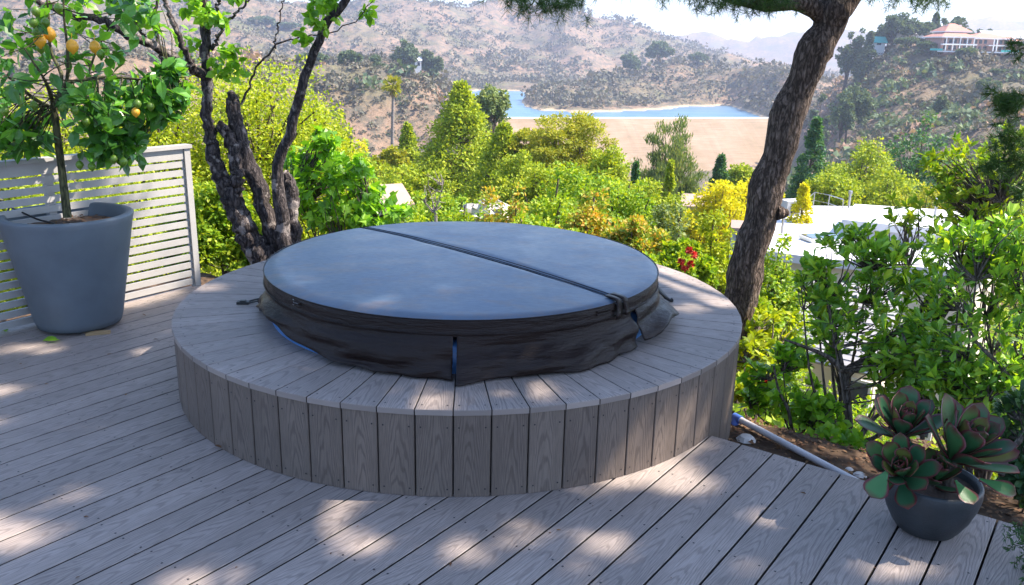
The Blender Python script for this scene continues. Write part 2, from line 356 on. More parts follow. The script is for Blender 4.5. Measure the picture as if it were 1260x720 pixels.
def lathe(mb, c, prof, seg=48, mi=0, smooth=True):
    a = np.linspace(0, 2 * math.pi, seg, endpoint=False); c = np.array(c, float)
    V = np.concatenate([np.stack([c[0] + r * np.cos(a), c[1] + r * np.sin(a), np.full(seg, c[2] + z)], -1) for r, z in prof])
    i, j = np.meshgrid(np.arange(len(prof) - 1), np.arange(seg), indexing='ij'); j2 = (j + 1) % seg
    mb.add(V, np.stack([i * seg + j, i * seg + j2, (i + 1) * seg + j2, (i + 1) * seg + j], -1).reshape(-1, 4), mi, smooth=smooth)
def unit(v): return v / (np.linalg.norm(v, axis=-1, keepdims=True) + 1e-9)
def rdir(n_): return unit(G.standard_normal((n_, 3)))
# leaf templates: (x across, y along, z off the plane), faces
T_OVAL = (np.array([[0, 0, 0], [-.40, .28, .07], [-.46, .60, .04], [0, 1, -.06], [.46, .60, .04], [.40, .28, .07], [0, .30, 0], [0, .65, 0]]), [(0, 6, 1), (1, 6, 7, 2), (2, 7, 3), (0, 5, 6), (6, 5, 4, 7), (7, 4, 3)])
T_OBOV = (np.array([[0, 0, 0], [-.2, .3, .04], [-.48, .75, .06], [0, 1, -.04], [.48, .75, .06], [.2, .3, .04], [0, .6, 0]]), [(0, 6, 1), (1, 6, 2), (2, 6, 3), (3, 6, 4), (4, 6, 5), (5, 6, 0)])
T_RHOM = (np.array([[0, 0, 0], [-.5, .45, .08], [0, 1, 0], [.5, .45, .08]]), [(0, 3, 2, 1)])
T_NEED = (np.array([[-.5, 0, 0], [.5, 0, 0], [0, 1, 0]]), [(0, 1, 2)])
T_IVY = (np.array([[0, 0, 0], [-.55, -.08, .05], [-.5, .38, .05], [-.18, .5, .02], [0, 1, -.08], [.18, .5, .02], [.5, .38, .05], [.55, -.08, .05]]), [(0, 2, 1), (0, 3, 2), (0, 4, 3), (0, 5, 4), (0, 6, 5), (0, 7, 6)])
def leaves(mb, P, A, N, L, W, tm=T_RHOM, mi=0):
    P = np.asarray(P, float); n_ = len(P)
    if n_ == 0: return
    A = unit(A); S = unit(np.cross(A, N)); N = np.cross(S, A)
    L = np.broadcast_to(L, (n_,)); W = np.broadcast_to(W, (n_,)); t, fs = tm
    V = (P[:, None] + S[:, None] * (t[None, :, 0, None] * W[:, None, None]) + A[:, None] * (t[None, :, 1, None] * L[:, None, None]) + N[:, None] * (t[None, :, 2, None] * L[:, None, None])).reshape(-1, 3)
    base = np.arange(n_)[:, None, None] * len(t); first = True
    for k in (3, 4):
        f = np.array([q for q in fs if len(q) == k])
        if len(f) == 0: continue
        FF = (base + f[None]).reshape(-1, k)
        if first: mb.add(V, FF, mi); first = False; st = mb.n - len(V)
        else:
            mb.f[k].append(FF + st); mb.m[k].append(np.full(len(FF), mi)); mb.sm[k].append(np.full(len(FF), False)); mb.uv[k].append(np.zeros((len(FF), k, 2)))
def in_ell(n_, c, r, bias=0.5):
    d = rdir(n_); q = G.random(n_) ** (1 / 3 * bias); return np.array(c) + d * q[:, None] * np.array(r), d

# ------------------------------------------------------------------ land
ND = np.array([math.cos(-0.6276), math.sin(-0.6276)]); DD = np.array([-ND[1], ND[0]])   # across / along the deck boards
OFF, WB, VEND, UL = -2.6406, 0.1445, 3.41, -5.25
TUB = np.array([-0.2655, 4.3944]); RO, HS = 1.453, 0.369
def vnoise(x, y, seed):
    xi = np.floor(x).astype(np.int64); yi = np.floor(y).astype(np.int64); fx = x - xi; fy = y - yi
    fx = fx * fx * (3 - 2 * fx); fy = fy * fy * (3 - 2 * fy)
    def h(a, b):
        q = np.sin(a * 127.1 + b * 311.7 + seed * 74.7) * 43758.5453; return q - np.floor(q)
    return (h(xi, yi) * (1 - fx) + h(xi + 1, yi) * fx) * (1 - fy) + (h(xi, yi + 1) * (1 - fx) + h(xi + 1, yi + 1) * fx) * fy
def fbm(x, y, seed, oct_=5):
    s = 0; a = 0.5; t = 0
    for o in range(oct_):
        s = s + a * (1 - np.abs(2 * vnoise(x, y, seed + o) - 1)); t += a; x = x * 2.03 + 5.1; y = y * 2.03 + 1.7; a *= 0.5
    return s / t
def rid(L): return [at(*q) for q in L]
RIDGES = [  # ridge line points (photograph x, y, metres away), side slope, roughness, seed
    (rid([(-300, 40, 250), (100, 62, 270), (250, 70, 290), (400, 84, 300), (480, 92, 305), (545, 122, 330), (590, 156, 360), (612, 185, 370)]), 0.42, 9, 1),
    (rid([(653, 129, 560), (700, 108, 600), (760, 96, 640), (800, 86, 680), (860, 80, 700), (940, 84, 640), (985, 90, 560)]), 0.30, 12, 2),
    (rid([(-500, -170, 900), (-100, -90, 1000), (200, -30, 1050), (310, 0, 1100), (360, 12, 1150), (440, 10, 1200), (482, 3, 1200), (545, 17, 1250), (608, 5, 1300), (660, 12, 1300), (722, 20, 1250), (799, 43, 1200), (850, 66, 1100), (900, 80, 1000)]), 0.24, 30, 3),
    (rid([(780, 66, 1900), (832, 50, 2300), (866, 42, 2400), (905, 45, 2400), (932, 50, 2400), (962, 40, 2400), (990, 37, 2400), (1050, 40, 2300), (1300, 20, 2200)]), 0.25, 30, 4),
    (rid([(948, 146, 470), (985, 110, 420), (1030, 66, 370), (1060, 53, 345), (1110, 50, 325), (1150, 64, 305), (1250, 64, 300), (1420, 40, 300), (1800, 0, 300)]), 0.42, 8, 5),
    (rid([(1240, 66, 300), (1236, 110, 250), (1250, 150, 190)]), 0.5, 6, 6),
    (rid([(420, 78, 430), (500, 74, 470), (560, 96, 560), (540, 108, 600)]), 0.3, 10, 7),
]
CREST, WATER = -34.5, -35.9
SHORE = np.array([on(a_, b_, WATER)[:2] for a_, b_ in ((600, 152), (560, 134), (536, 121), (546, 114), (598, 112), (640, 113), (653, 117), (641, 124), (646, 131), (668, 136.5), (720, 139), (780, 137.5), (822, 135), (842, 131), (898, 130), (912, 135), (932, 142), (948, 152))])
_a, _b = on(560, 145, CREST)[:2], on(985, 145, CREST)[:2]
VALLEY = np.array([on(604, 145, CREST)[:2], on(948, 145, CREST)[:2], at(945, 200, 330)[:2], at(925, 200, 210)[:2], at(660, 200, 210)[:2], at(624, 200, 330)[:2]])
def sdist(x, y, P):
    """signed distance to a polygon in plan, negative inside"""
    best = np.full(x.shape, 1e9); ins = np.zeros(x.shape, bool)
    for a, b in zip(P, np.roll(P, -1, 0)):
        d = b - a; t = np.clip(((x - a[0]) * d[0] + (y - a[1]) * d[1]) / (d @ d), 0, 1)
        best = np.minimum(best, np.hypot(x - a[0] - t * d[0], y - a[1] - t * d[1]))
        c = ((a[1] > y) != (b[1] > y)); xi = (b[0] - a[0]) * (y - a[1]) / (b[1] - a[1] + 1e-12) + a[0]; ins ^= c & (x < xi)
    return np.where(ins, -best, best)
def terrain(x, y):
    x = np.asarray(x, float); y = np.asarray(y, float)
    v = x * DD[0] + y * DD[1]; u = x * ND[0] + y * ND[1]
    s = np.maximum(v - VEND, UL - 0.3 - u) ; s = np.maximum(s, 0)
    near = -0.14 - 0.10 * np.minimum(s, 0.7) - 0.56 * np.clip(s - 0.7, 0, 12) - 0.26 * np.clip(s - 12.7, 0, 50) - 0.13 * np.clip(s - 62.7, 0, 260)
    r = np.hypot(x, y)
    near = near + (fbm(x * 0.12, y * 0.12, 9, 4) - 0.5) * np.clip(s * 0.18, 0, 3.0)
    z = np.maximum(near, -58.0)
    far = np.full(x.shape, -60.0)
    for pts, k, rough, seed in RIDGES:
        best = np.full(x.shape, -1e9)
        for a, b in zip(pts[:-1], pts[1:]):
            d = b[:2] - a[:2]; L2 = d @ d
            t = np.clip(((x - a[0]) * d[0] + (y - a[1]) * d[1]) / L2, 0, 1)
            ds = np.hypot(x - a[0] - t * d[0], y - a[1] - t * d[1])
            fall = np.clip(ds / 60.0, 0, 1)
            best = np.maximum(best, a[2] + t * (b[2] - a[2]) - k * (np.sqrt(ds * ds + 36) - 6) - rough * 0.0 * fall)
        sc_ = 1.0 / (rough * 4.0)
        g = (fbm(x * sc_, y * sc_, seed * 3 + 1, 5) - 0.62) * rough
        best = best + g * np.clip((best + 60) / 25, 0, 1) * (0.35 + 1.15 * np.clip((np.abs(best - pts[0][2]) + 5) / 35, 0, 1))
        far = np.maximum(far, best)
    wgt = np.clip((r - 110) / 90, 0, 1); wgt = wgt * wgt * (3 - 2 * wgt)
    far = -60 * (1 - wgt) + far * wgt
    z = np.maximum(z, far)
    # level valley floor before the dam, reservoir basin behind it
    dF = sdist(x, y, VALLEY); z = np.minimum(z, -57.0 + 1.5 * np.maximum(dF, 0) + 0.4 * np.maximum(240 - y, 0))
    dS = sdist(x, y, SHORE)
    z = np.minimum(z, WATER - 1.5 + np.where(dS < 0, 0.0, 1.5) + 0.95 * np.maximum(dS, 0) + 400 * (y < 380))
    z = np.where((dS > 0) & (y > 425) & (dF > 30), np.maximum(z, WATER + np.minimum(0.3 + 0.16 * dS, 5.0)), z)
    return z
ang = np.concatenate([np.radians(np.arange(-180, -44, 4.0)), np.radians(np.linspace(-44, 44, 520)), np.radians(np.arange(48, 180, 4.0))])
rr = np.concatenate([[0.0], np.geomspace(1.0, 5200, 330)])
AA, RR = np.meshgrid(ang, rr)
px_, py_ = RR * np.sin(AA), RR * np.cos(AA); pz_ = terrain(px_, py_)
na = len(ang)
i, j = np.meshgrid(np.arange(len(rr) - 1), np.arange(na), indexing='ij'); j2 = (j + 1) % na
mb = MB(); mb.add(np.stack([px_, py_, pz_], -1).reshape(-1, 3), np.stack([i * na + j, (i + 1) * na + j, (i + 1) * na + j2, i * na + j2], -1).reshape(-1, 4), 0, smooth=True)
tag(mb.build("ground", "terrain"), kind="structure")
def gz(x, y): return float(terrain(np.array([x]), np.array([y]))[0])

# reservoir and dam
mb = MB(); mb.add([(*(_a + (_a - _b) * .4 + [0, 8]), WATER), (*(_b + (_b - _a) * .6 + [0, 8]), WATER), (420, 1000, WATER), (-260, 1000, WATER)], np.array([[0, 1, 2, 3]]))
tag(mb.build("reservoir_water", "water"), kind="structure")
A0 = on(560, 145, CREST); A1 = on(985, 145, CREST)
mb = MB(); dirr = unit((A1 - A0)[:2]); nrm = np.array([dirr[1], -dirr[0]])
V = []; nseg = 40
for k in range(nseg + 1):
    q = A0[:2] + (A1 - A0)[:2] * k / nseg; wob = 1.2 * math.sin(k * 0.7)
    for o_, z_ in ((-14, -46), (-3, CREST), (2.2, CREST), (44, -57.5), (52, -57.7 ), (54, -64)):
        p2 = q + nrm * (o_ + (wob if z_ < -50 else 0)); V.append((p2[0], p2[1], z_))
Fd = np.array([[k * 6 + c, (k + 1) * 6 + c, (k + 1) * 6 + c + 1, k * 6 + c + 1] for k in range(nseg) for c in range(5)])
dam = mb
for c in range(5):
    Fc = np.array([[k * 6 + c, (k + 1) * 6 + c, (k + 1) * 6 + c + 1, k * 6 + c + 1][::-1] for k in range(nseg)])
    if c == 0: dam.add(np.array(V), Fc, 0)
    else: dam.f[4].append(Fc); dam.m[4].append(np.full(len(Fc), {1: 1, 3: 1}.get(c, 0))); dam.sm[4].append(np.full(len(Fc), False)); dam.uv[4].append(np.zeros((len(Fc), 4, 2)))
d_o = dam.build("dam", ["dam_face", "trim_white"]); tag(d_o, "long earth dam with pale crest in front of the reservoir", "dam", kind=None)

# air between the camera and the hills
b = MB(); box(b, (0, 0, 70), (11000, 11000, 290))
hz = b.build("haze", "screw"); hz['kind'] = "stuff"; hz['label'] = "thin pale haze over the valley"
m = bpy.data.materials.new("haze_air"); m.use_nodes = True; n, l = m.node_tree.nodes, m.node_tree.links
n.remove(n["Principled BSDF"]); pv = n.new("ShaderNodeVolumePrincipled"); l.new(pv.outputs[0], n["Material Output"].inputs['Volume'])
pv.inputs['Color'].default_value = (0.66, 0.75, 1.0, 1); pv.inputs['Density'].default_value = HAZE; pv.inputs['Anisotropy'].default_value = 0.3
hz.data.materials.clear(); hz.data.materials.append(m)

# chaparral on the hills, one mass nobody could count
def scatter_brush(n_, pts, size, cnt, mat, name, label):
    P = []; 
    for x_, y_ in pts: P.append((x_, y_))
    P = np.array(P); zz = terrain(P[:, 0], P[:, 1]); ok = (zz > -34.0) | (P[:, 1] < 300); P, zz = P[ok], zz[ok]
    s_ = size * (0.35 + G.random(len(P)) ** 4 * 2.0) * (.7 + .7 * vnoise(P[:, 0] * .05, P[:, 1] * .05, 77)) * (1 + P[:, 1] / 1500)
    C = np.stack([P[:, 0], P[:, 1], zz + s_ * 0.15], -1)
    C = np.repeat(C, cnt, 0); S_ = np.repeat(s_, cnt)
    d = rdir(len(C)); d[:, 2] = np.abs(d[:, 2]) * 0.75
    pos_ = C + d * (S_ * (0.45 + 0.55 * G.random(len(C))))[:, None]
    nn = unit(d + 0.7 * rdir(len(C)))
    mb = MB(); leaves(mb, pos_, rdir(len(C)), nn, S_ * 0.50, S_ * 0.45, T_RHOM)
    tag(mb.build(name, mat), label, "brush", kind="stuff")
def fan(n_, y0, y1, a0=-36, a1=36):
    y = np.sqrt(G.random(n_) * (y1 * y1 - y0 * y0) + y0 * y0) if y1 / y0 < 3 else np.exp(G.uniform(math.log(y0), math.log(y1), n_))
    a = np.radians(G.uniform(a0, a1, n_)); return np.stack([np.tan(a) * y, y], -1)
def masked(P, seed, sc_, thr):
    return P[vnoise(P[:, 0] * sc_, P[:, 1] * sc_, seed) + 0.5 * vnoise(P[:, 0] * sc_ * 3, P[:, 1] * sc_ * 3, seed + 1) > thr]
P = masked(fan(26000, 170, 480), 5, 0.03, 0.50); scatter_brush(0, P, 1.05, 26, "brush_dry", "chaparral", "grey green dry brush covering the hillsides")
P = masked(fan(38000, 420, 1350), 6, 0.012, 0.42); scatter_brush(0, P, 2.0, 13, "brush_dry", "chaparral", "hazy dry brush on the far mountain slopes")
P = masked(fan(4000, 150, 420), 8, 0.02, 0.85); scatter_brush(0, P, 1.4, 30, "brush_twig", "dry_grass", "pinkish dead twigs and dry grass tufts on the slopes")

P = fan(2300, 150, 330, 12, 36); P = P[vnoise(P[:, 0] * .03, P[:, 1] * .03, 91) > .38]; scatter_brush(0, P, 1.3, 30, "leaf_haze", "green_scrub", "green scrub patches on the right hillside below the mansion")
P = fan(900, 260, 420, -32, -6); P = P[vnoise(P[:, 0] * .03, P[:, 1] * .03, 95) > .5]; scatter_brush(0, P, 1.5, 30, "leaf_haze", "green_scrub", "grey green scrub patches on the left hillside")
# ------------------------------------------------------------------ deck
def sample_screw(mb, c, nrm_=None, r=0.0042, mi=1):
    a = np.linspace(0, 2 * math.pi, 6, endpoint=False)
    if nrm_ is None: V = np.stack([c[0] + r * np.cos(a), c[1] + r * np.sin(a), np.full(6, c[2] + 0.0012)], -1)
    else:
        t_ = unit(np.cross(nrm_, (0, 0, 1.))); V = np.array(c) + np.array(nrm_) * 0.0015 + np.cos(a)[:, None] * r * t_ + np.sin(a)[:, None] * r * np.array([0, 0, 1.])
    mb.add(V, np.array([[0, 1, 2, 3], [0, 3, 4, 5]]), mi)
def board(mb, P4, z0, z1, L, Wd, uv0=0.0, side=2):
    """P4: four xy corners (near-left, near-right, far-right, far-left); slightly eased edges"""
    P4 = np.array(P4, float); cen = P4.mean(0); e_ = 0.002
    ins = P4 + np.array([unit(P4[(k + 1) % 4] - P4[k]) - unit(P4[k] - P4[k - 1]) for k in range(4)]) * e_
    V = [(*p, z0) for p in P4] + [(*p, z1 - e_) for p in P4] + [(*p, z1) for p in ins]
    u = [(-Wd / 2, uv0), (Wd / 2, uv0), (Wd / 2, uv0 + L), (-Wd / 2, uv0 + L)]
    fs = [(8, 9, 10, 11)]; us = [u]
    for k in range(4):
        q = (k + 1) % 4
        fs += [(4 + k, 4 + q, 8 + q, 8 + k)]; us += [[u[k], u[q], u[q], u[k]]]
    mb.add(V, fs, 0, us)
    V2 = np.array(V[:8]); mb.add(V2, np.array([(1, 2, 6, 5), (3, 0, 4, 7)]), side); mb.add(V2, np.array([(0, 1, 5, 4), (2, 3, 7, 6)]), 0)  # long sides dark: shade and dirt of the gaps put into their colour
deck = MB(); gap = 0.0075
def uv2xy(u, v): return ND * u + DD * v
for k in range(-18, 26):
    u0, u1 = OFF + WB * k + gap / 2, OFF + WB * (k + 1) - gap / 2
    um = (u0 + u1) / 2; tu = TUB @ ND; tv = TUB @ DD
    segs = [(-3.5, VEND - 0.0)]
    for (v0, v1) in segs:
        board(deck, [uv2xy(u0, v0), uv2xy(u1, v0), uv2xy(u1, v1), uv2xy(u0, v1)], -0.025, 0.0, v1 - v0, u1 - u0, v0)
        for vj in np.arange(VEND - 0.05, -1.2, -0.405):
            for uu in (u0 + 0.022, u1 - 0.022):
                q = uv2xy(uu + R.uniform(-.004, .004), vj + R.uniform(-.01, .01)); sample_screw(deck, (q[0], q[1], 0.0))
do = deck.build("deck", ["deck_board", "screw", "joist_and_shaded_gap"], uv=True); tag(do, kind="structure")
fr = MB()
ax = np.array([[ND[0], ND[1], 0], [DD[0], DD[1], 0], [0, 0, 1]])
um0, um1 = OFF - 18 * WB, OFF + 26 * WB
c = uv2xy((um0 + um1) / 2, VEND - 0.035); box(fr, (c[0], c[1], -0.115), (um1 - um0 - 0.02, 0.04, 0.17), ax)
for vj in np.arange(VEND - 0.45, -3.2, -0.405):
    c = uv2xy((um0 + um1) / 2, vj); box(fr, (c[0], c[1], -0.115), (um1 - um0 - 0.02, 0.04, 0.17), ax)
tag(fr.build("deck_frame", "joist_and_shaded_gap", do), kind=None)

# ------------------------------------------------------------------ tub surround
ts = thing("tub_surround", (TUB[0], TUB[1], 0), "round raised surround of radial grey composite boards around the spa", "tub surround")
NB = int(round(2 * math.pi * RO / WB)); dph = 2 * math.pi / NB; ph0 = -0.7619 + 0.002
topb = MB(); fas = MB(); RI = 0.86
for k in range(NB):
    a0, a1 = ph0 + k * dph, ph0 + (k + 1) * dph
    def pt(a, r, sh): t_ = np.array([math.cos(a), math.sin(a)]); return TUB + r * np.array([math.sin(a), -math.cos(a)]) + t_ * sh
    g2 = 0.0022
    ro = RO + 0.006; A, B = pt(a0, ro, g2), pt(a1, ro, -g2); C_, D_ = pt(a1, RI, -g2), pt(a0, RI, g2)
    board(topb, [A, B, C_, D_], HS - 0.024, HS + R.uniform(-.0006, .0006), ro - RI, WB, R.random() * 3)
    am = (a0 + a1) / 2
    for sh in (0.022, -0.022):
        for r_ in (RO - 0.035, RI + 0.1):
            q = pt(a0 if sh > 0 else a1, r_, sh); sample_screw(topb, (q[0], q[1], HS))
    # fascia board: vertical slab
    g3 = 0.003; zb = 0.002 if (TUB + RO * np.array([math.sin(am), -math.cos(am)])) @ DD < VEND else gz(*(TUB + RO * np.array([math.sin(am), -math.cos(am)]))) - 0.1
    zt = HS - 0.0265
    A, B = pt(a0, RO, g3), pt(a1, RO, -g3); C_, D_ = pt(a1, RO - 0.022, -g3), pt(a0, RO - 0.022, g3)
    e_ = 0.0025; A2, B2 = A + (B - A) * 0.02, B + (A - B) * 0.02; nn = unit((A + B) / 2 - TUB)
    A1_, B1_ = A - nn * e_, B - nn * e_
    V = [(*A2, zb), (*B2, zb), (*B2, zt), (*A2, zt), (*A1_, zb), (*A1_, zt), (*B1_, zb), (*B1_, zt), (*C_, zb), (*C_, zt), (*D_, zb), (*D_, zt)]
    L_ = zt - zb; v0 = R.random() * 5; W2 = WB / 2
    fs = [(0, 1, 2, 3), (4, 0, 3, 5), (1, 6, 7, 2), (6, 8, 9, 7), (10, 4, 5, 11), (3, 2, 7, 5), (5, 7, 9, 11)]
    us = [[(-W2, v0), (W2, v0), (W2, v0 + L_), (-W2, v0 + L_)]] * 5 + [[(-W2, v0), (W2, v0), (W2, v0), (-W2, v0)]] * 2
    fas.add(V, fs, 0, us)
    n3 = (nn[0], nn[1], 0)
    for sh in (0.022, -0.022):
        for zz in (HS - 0.075, 0.035):
            q = pt(a0 if sh > 0 else a1, RO, sh); sample_screw(fas, (q[0], q[1], zz), n3, 0.0036)
topb.build("top_boards", ["deck_board", "screw", "joist_and_shaded_gap"], ts, uv=True)
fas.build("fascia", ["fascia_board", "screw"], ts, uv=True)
core = MB(); lathe(core, (TUB[0], TUB[1], 0), [(RO - 0.03, -1.2), (RO - 0.03, HS - 0.03), (RI, HS - 0.03), (RI, HS - 0.2)], 72)
core.build("inner_frame", "joist_and_shaded_gap", ts)

# ------------------------------------------------------------------ spa and its cover
spa = MB(); SC = np.array([-0.2487, 4.2518]) + np.array([-0.005, 0.02]); 
lathe(spa, (SC[0], SC[1], 0), [(0.80, -0.3), (0.97, HS + 0.003), (0.985, HS + 0.05), (0.975, HS + 0.115), (0.95, HS + 0.13), (0.80, HS + 0.13), (0.75, 0)], 96)
tag(spa.build("spa_shell", "tub_blue", loc=(SC[0], SC[1], HS)), "blue spa shell showing as a sliver under the cover skirt", "hot tub")
cv = thing("spa_cover", (SC[0], SC[1], HS), "dark brown vinyl round spa cover folded across its middle seam", "spa cover")
RC = 0.99; ZR, ZT = 0.555, 0.618
s0, s1 = on(445, 277, 0.63)[:2], on(760, 364, 0.63)[:2]; sd = unit(s1 - s0); sn = np.array([sd[1], -sd[0]])   # sn points to the near half
soff = (s0 - SC) @ sn
for side, nm in ((1, "cover_half"), (-1, "cover_half")):
    hb = MB()
    # boundary: chord + arc
    off_ = soff + side * 0.006
    half = math.sqrt(RC * RC - off_ * off_)
    pA = SC + sn * off_ - sd * half; pB = SC + sn * off_ + sd * half
    aA = math.atan2(*(pA - SC)[::-1]); aB = math.atan2(*(pB - SC)[::-1])
    if side > 0:
        while aB < aA: aB += 2 * math.pi
        aa = np.linspace(aA, aB, 72)
        if ((SC + RC * np.array([math.cos((aA + aB) / 2), math.sin((aA + aB) / 2)]) - SC) @ sn) < 0:
            aB -= 2 * math.pi; aa = np.linspace(aA, aB, 72)
    else:
        while aB < aA: aB += 2 * math.pi
        aa = np.linspace(aA, aB, 72)
        if ((SC + RC * np.array([math.cos((aA + aB) / 2), math.sin((aA + aB) / 2)]) - SC) @ sn) > 0:
            aB -= 2 * math.pi; aa = np.linspace(aA, aB, 72)
    arc = np.stack([SC[0] + RC * np.cos(aa), SC[1] + RC * np.sin(aa)], -1)
    chord = SC + sn * off_ + sd * np.interp(np.linspace(0, 1, 72), [0, 1], [-half, half])[:, None]
    # grid between chord and arc
    nt_ = 26; Vg = []
    for i_ in range(nt_ + 1):
        t = i_ / nt_
        row = chord * (1 - t) + arc * t
        rr_ = np.hypot(*(row - SC).T) / RC; dc = np.abs((row - SC) @ sn - off_)
        z = ZT + 0.028 * (1 - rr_ ** 2) - 0.010 * np.exp(-((1 - rr_) / 0.012) ** 2 * 0.5) - 0.012 * np.exp(-(dc / 0.010) ** 2) \
            + 0.0035 * (vnoise(row[:, 0] * 5 + 3, row[:, 1] * 5, 3) - 0.5) + 0.0012 * (vnoise(row[:, 0] * 19, row[:, 1] * 19, 4) - 0.5)
        Vg.append(np.column_stack([row, z]))
    Vg = np.array(Vg); nc = 72
    i, j = np.meshgrid(np.arange(nt_), np.arange(nc - 1), indexing='ij')
    fq = np.stack([i * nc + j, i * nc + j + 1, (i + 1) * nc + j + 1, (i + 1) * nc + j], -1).reshape(-1, 4)
    e1_ = Vg[0][5] - Vg[0][4]; e2_ = Vg[1][4] - Vg[0][4]
    if np.cross(e1_, e2_)[2] < 0: fq = fq[:, ::-1]
    hb.add(Vg.reshape(-1, 3), fq, 0, smooth=True)
    # rim band and chord wall
    edge = Vg[-1]; prof = [(0.0, 0.0), (0.004, -0.008), (0.004, -0.03), (0.002, -0.055), (0.006, -0.060), (0.0, -0.072)]
    rad = unit(edge[:, :2] - SC)
    W_ = np.array([np.column_stack([edge[:, :2] + rad * o_, edge[:, 2] + d_]) for o_, d_ in prof]); npf = len(prof)
    i, j = np.meshgrid(np.arange(npf - 1), np.arange(nc - 1), indexing='ij')
    fq = np.stack([i * nc + j, i * nc + j + 1, (i + 1) * nc + j + 1, (i + 1) * nc + j], -1).reshape(-1, 4)
    hb.add(W_.reshape(-1, 3), fq, 1, smooth=True)
    ch = Vg[0]; W_ = np.array([ch, ch - [0, 0, 0.05]]); hb.add(W_.reshape(-1, 3), np.array([[k, k + 1, nc + k + 1, nc + k] for k in range(nc - 1)]), 1)
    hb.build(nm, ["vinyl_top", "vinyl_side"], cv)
# seam piping beside the fold and the hinge strip under it
pm = MB()
for o_ in (-0.013, 0.013):
    hh = math.sqrt(RC * RC - (soff + o_) ** 2); ts_ = np.linspace(-hh + 0.01, hh - 0.01, 40); P2 = SC + sn * (soff + o_) + sd * ts_[:, None]
    z = ZT + 0.028 * (1 - (np.hypot(*(P2 - SC).T) / RC) ** 2) + 0.001
    tube(pm, np.column_stack([P2, z]), 0.002, 5)
hh = math.sqrt(RC * RC - soff ** 2); ts_ = np.linspace(-hh, hh, 40); P2 = SC + sn * soff + sd * ts_[:, None]
z = ZT + 0.028 * (1 - (np.hypot(*(P2 - SC).T) / RC) ** 2) - 0.022; tube(pm, np.column_stack([P2, z]), 0.006, 6)
pm.build("seam_piping", "vinyl_side", cv)
pm = MB()
for zz, rr_ in ((ZT - 0.009, RC + 0.003), (ZT - 0.068, RC + 0.006)):
    a = np.linspace(0, 2 * math.pi, 140); tube(pm, np.stack([SC[0] + rr_ * np.cos(a), SC[1] + rr_ * np.sin(a), np.full(140, zz)], -1), 0.0028, 5, cap=False)
pm.build("rim_piping", "vinyl_side", cv)
# skirt panels; phi = 0 faces the camera, positive to the right
def skirt(ph_a, ph_b, zfun, ofun, seed):
    nh = int((ph_b - ph_a) / 0.012) + 2; nv = 20; V = []
    for a in np.linspace(ph_a, ph_b, nh):
        t_ = (a - ph_a) / (ph_b - ph_a); zl = zfun(a, t_)
        for iv in range(nv + 1):
            q = iv / nv; z0 = ZT - 0.070; zz = z0 + (zl - z0) * q
            fold = 0.016 * math.sin(q * 5.5 + a * 3.1 + seed) * math.sin(q * math.pi) + 0.010 * math.sin(q * 9 - a * 7.0 + seed * 2) * q + 0.012 * math.sin(a * 11 + seed) * q * q
            fold += 0.02 * (float(vnoise(np.array([a * 4 + q * 3 + seed]), np.array([q * 2.5 - a * 1.5]), 2)[0]) - 0.5) * q
            fold += 0.007 * math.sin(a * 31 + q * 6 + 2 * math.sin(a * 5 + seed)) * q * q + 0.005 * math.sin(q * 17 + a * 12 + seed) * q
            r_ = RC - 0.002 + ofun(a, t_) * q ** 1.3 + fold
            V.append((SC[0] + r_ * math.sin(a), SC[1] - r_ * math.cos(a), zz))
    mb = MB(); i, j = np.meshgrid(np.arange(nh - 1), np.arange(nv), indexing='ij'); k = nv + 1
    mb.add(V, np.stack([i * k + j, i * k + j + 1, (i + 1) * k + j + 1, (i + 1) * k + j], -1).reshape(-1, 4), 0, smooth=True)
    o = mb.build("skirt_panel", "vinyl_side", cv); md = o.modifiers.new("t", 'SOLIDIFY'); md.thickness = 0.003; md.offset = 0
    return o
zbase = HS + 0.006
def zl_left(a, t): return zbase + 0.075 * math.exp(-((a + 1.02) / 0.36) ** 2) + 0.012 * math.exp(-((a + 0.45) / 0.3) ** 2)
skirt(-1.62, 0.018, zl_left, lambda a, t: 0.055 + 0.035 * math.exp(-((a + 0.15) / 0.2) ** 2) + 0.02 * math.sin(a * 2), 0.4)
skirt(0.034, 0.93, lambda a, t: zbase + 0.006 * math.sin(a * 5) ** 2, lambda a, t: 0.085 - 0.03 * t + 0.03 * math.exp(-(t / 0.1) ** 2), 2.1)
skirt(0.96, 1.50, lambda a, t: zbase + 0.03 + 0.05 * math.sin(t * 3.1) ** 2 * 0.6, lambda a, t: 0.07 + 0.04 * math.sin(t * math.pi), 4.2)
skirt(1.53, 2.6, lambda a, t: zbase, lambda a, t: 0.05, 5.0)
skirt(2.63, 4.62, lambda a, t: zbase, lambda a, t: 0.05, 6.0)
# tie-down straps and buckles, the lock strap over the fold, a stitched maker's patch
def ringpt(a, r, z): return np.array([SC[0] + r * math.sin(a), SC[1] - r * math.cos(a), z])
def xy_phi(x, y, z): q = on(x, y, z)[:2] - SC; return math.atan2(q[0], -q[1]), math.hypot(*q)
def strapbox(mb, c, s, a, tilt=0): box(mb, c, s, rotz(a))
sb = MB(); a = xy_phi(306, 374, HS)[0]
tube(sb, spline([ringpt(a, 1.02, HS + 0.03), ringpt(a - .01, 1.07, HS + 0.022), ringpt(a - .015, 1.11, HS + 0.008)], 8), 0.005, 6)
tube(sb, spline([ringpt(a + .03, 1.03, HS + 0.03), ringpt(a + .025, 1.07, HS + 0.02), ringpt(a + .01, 1.11, HS + 0.008)], 8), 0.005, 6)
box(sb, ringpt(a, 1.135, HS + 0.008), (0.035, 0.06, 0.012), rotz(a)); box(sb, ringpt(a, 1.135, HS + 0.016), (0.022, 0.03, 0.006), rotz(a)); sb.build("strap_buckle", "hose_black", cv)
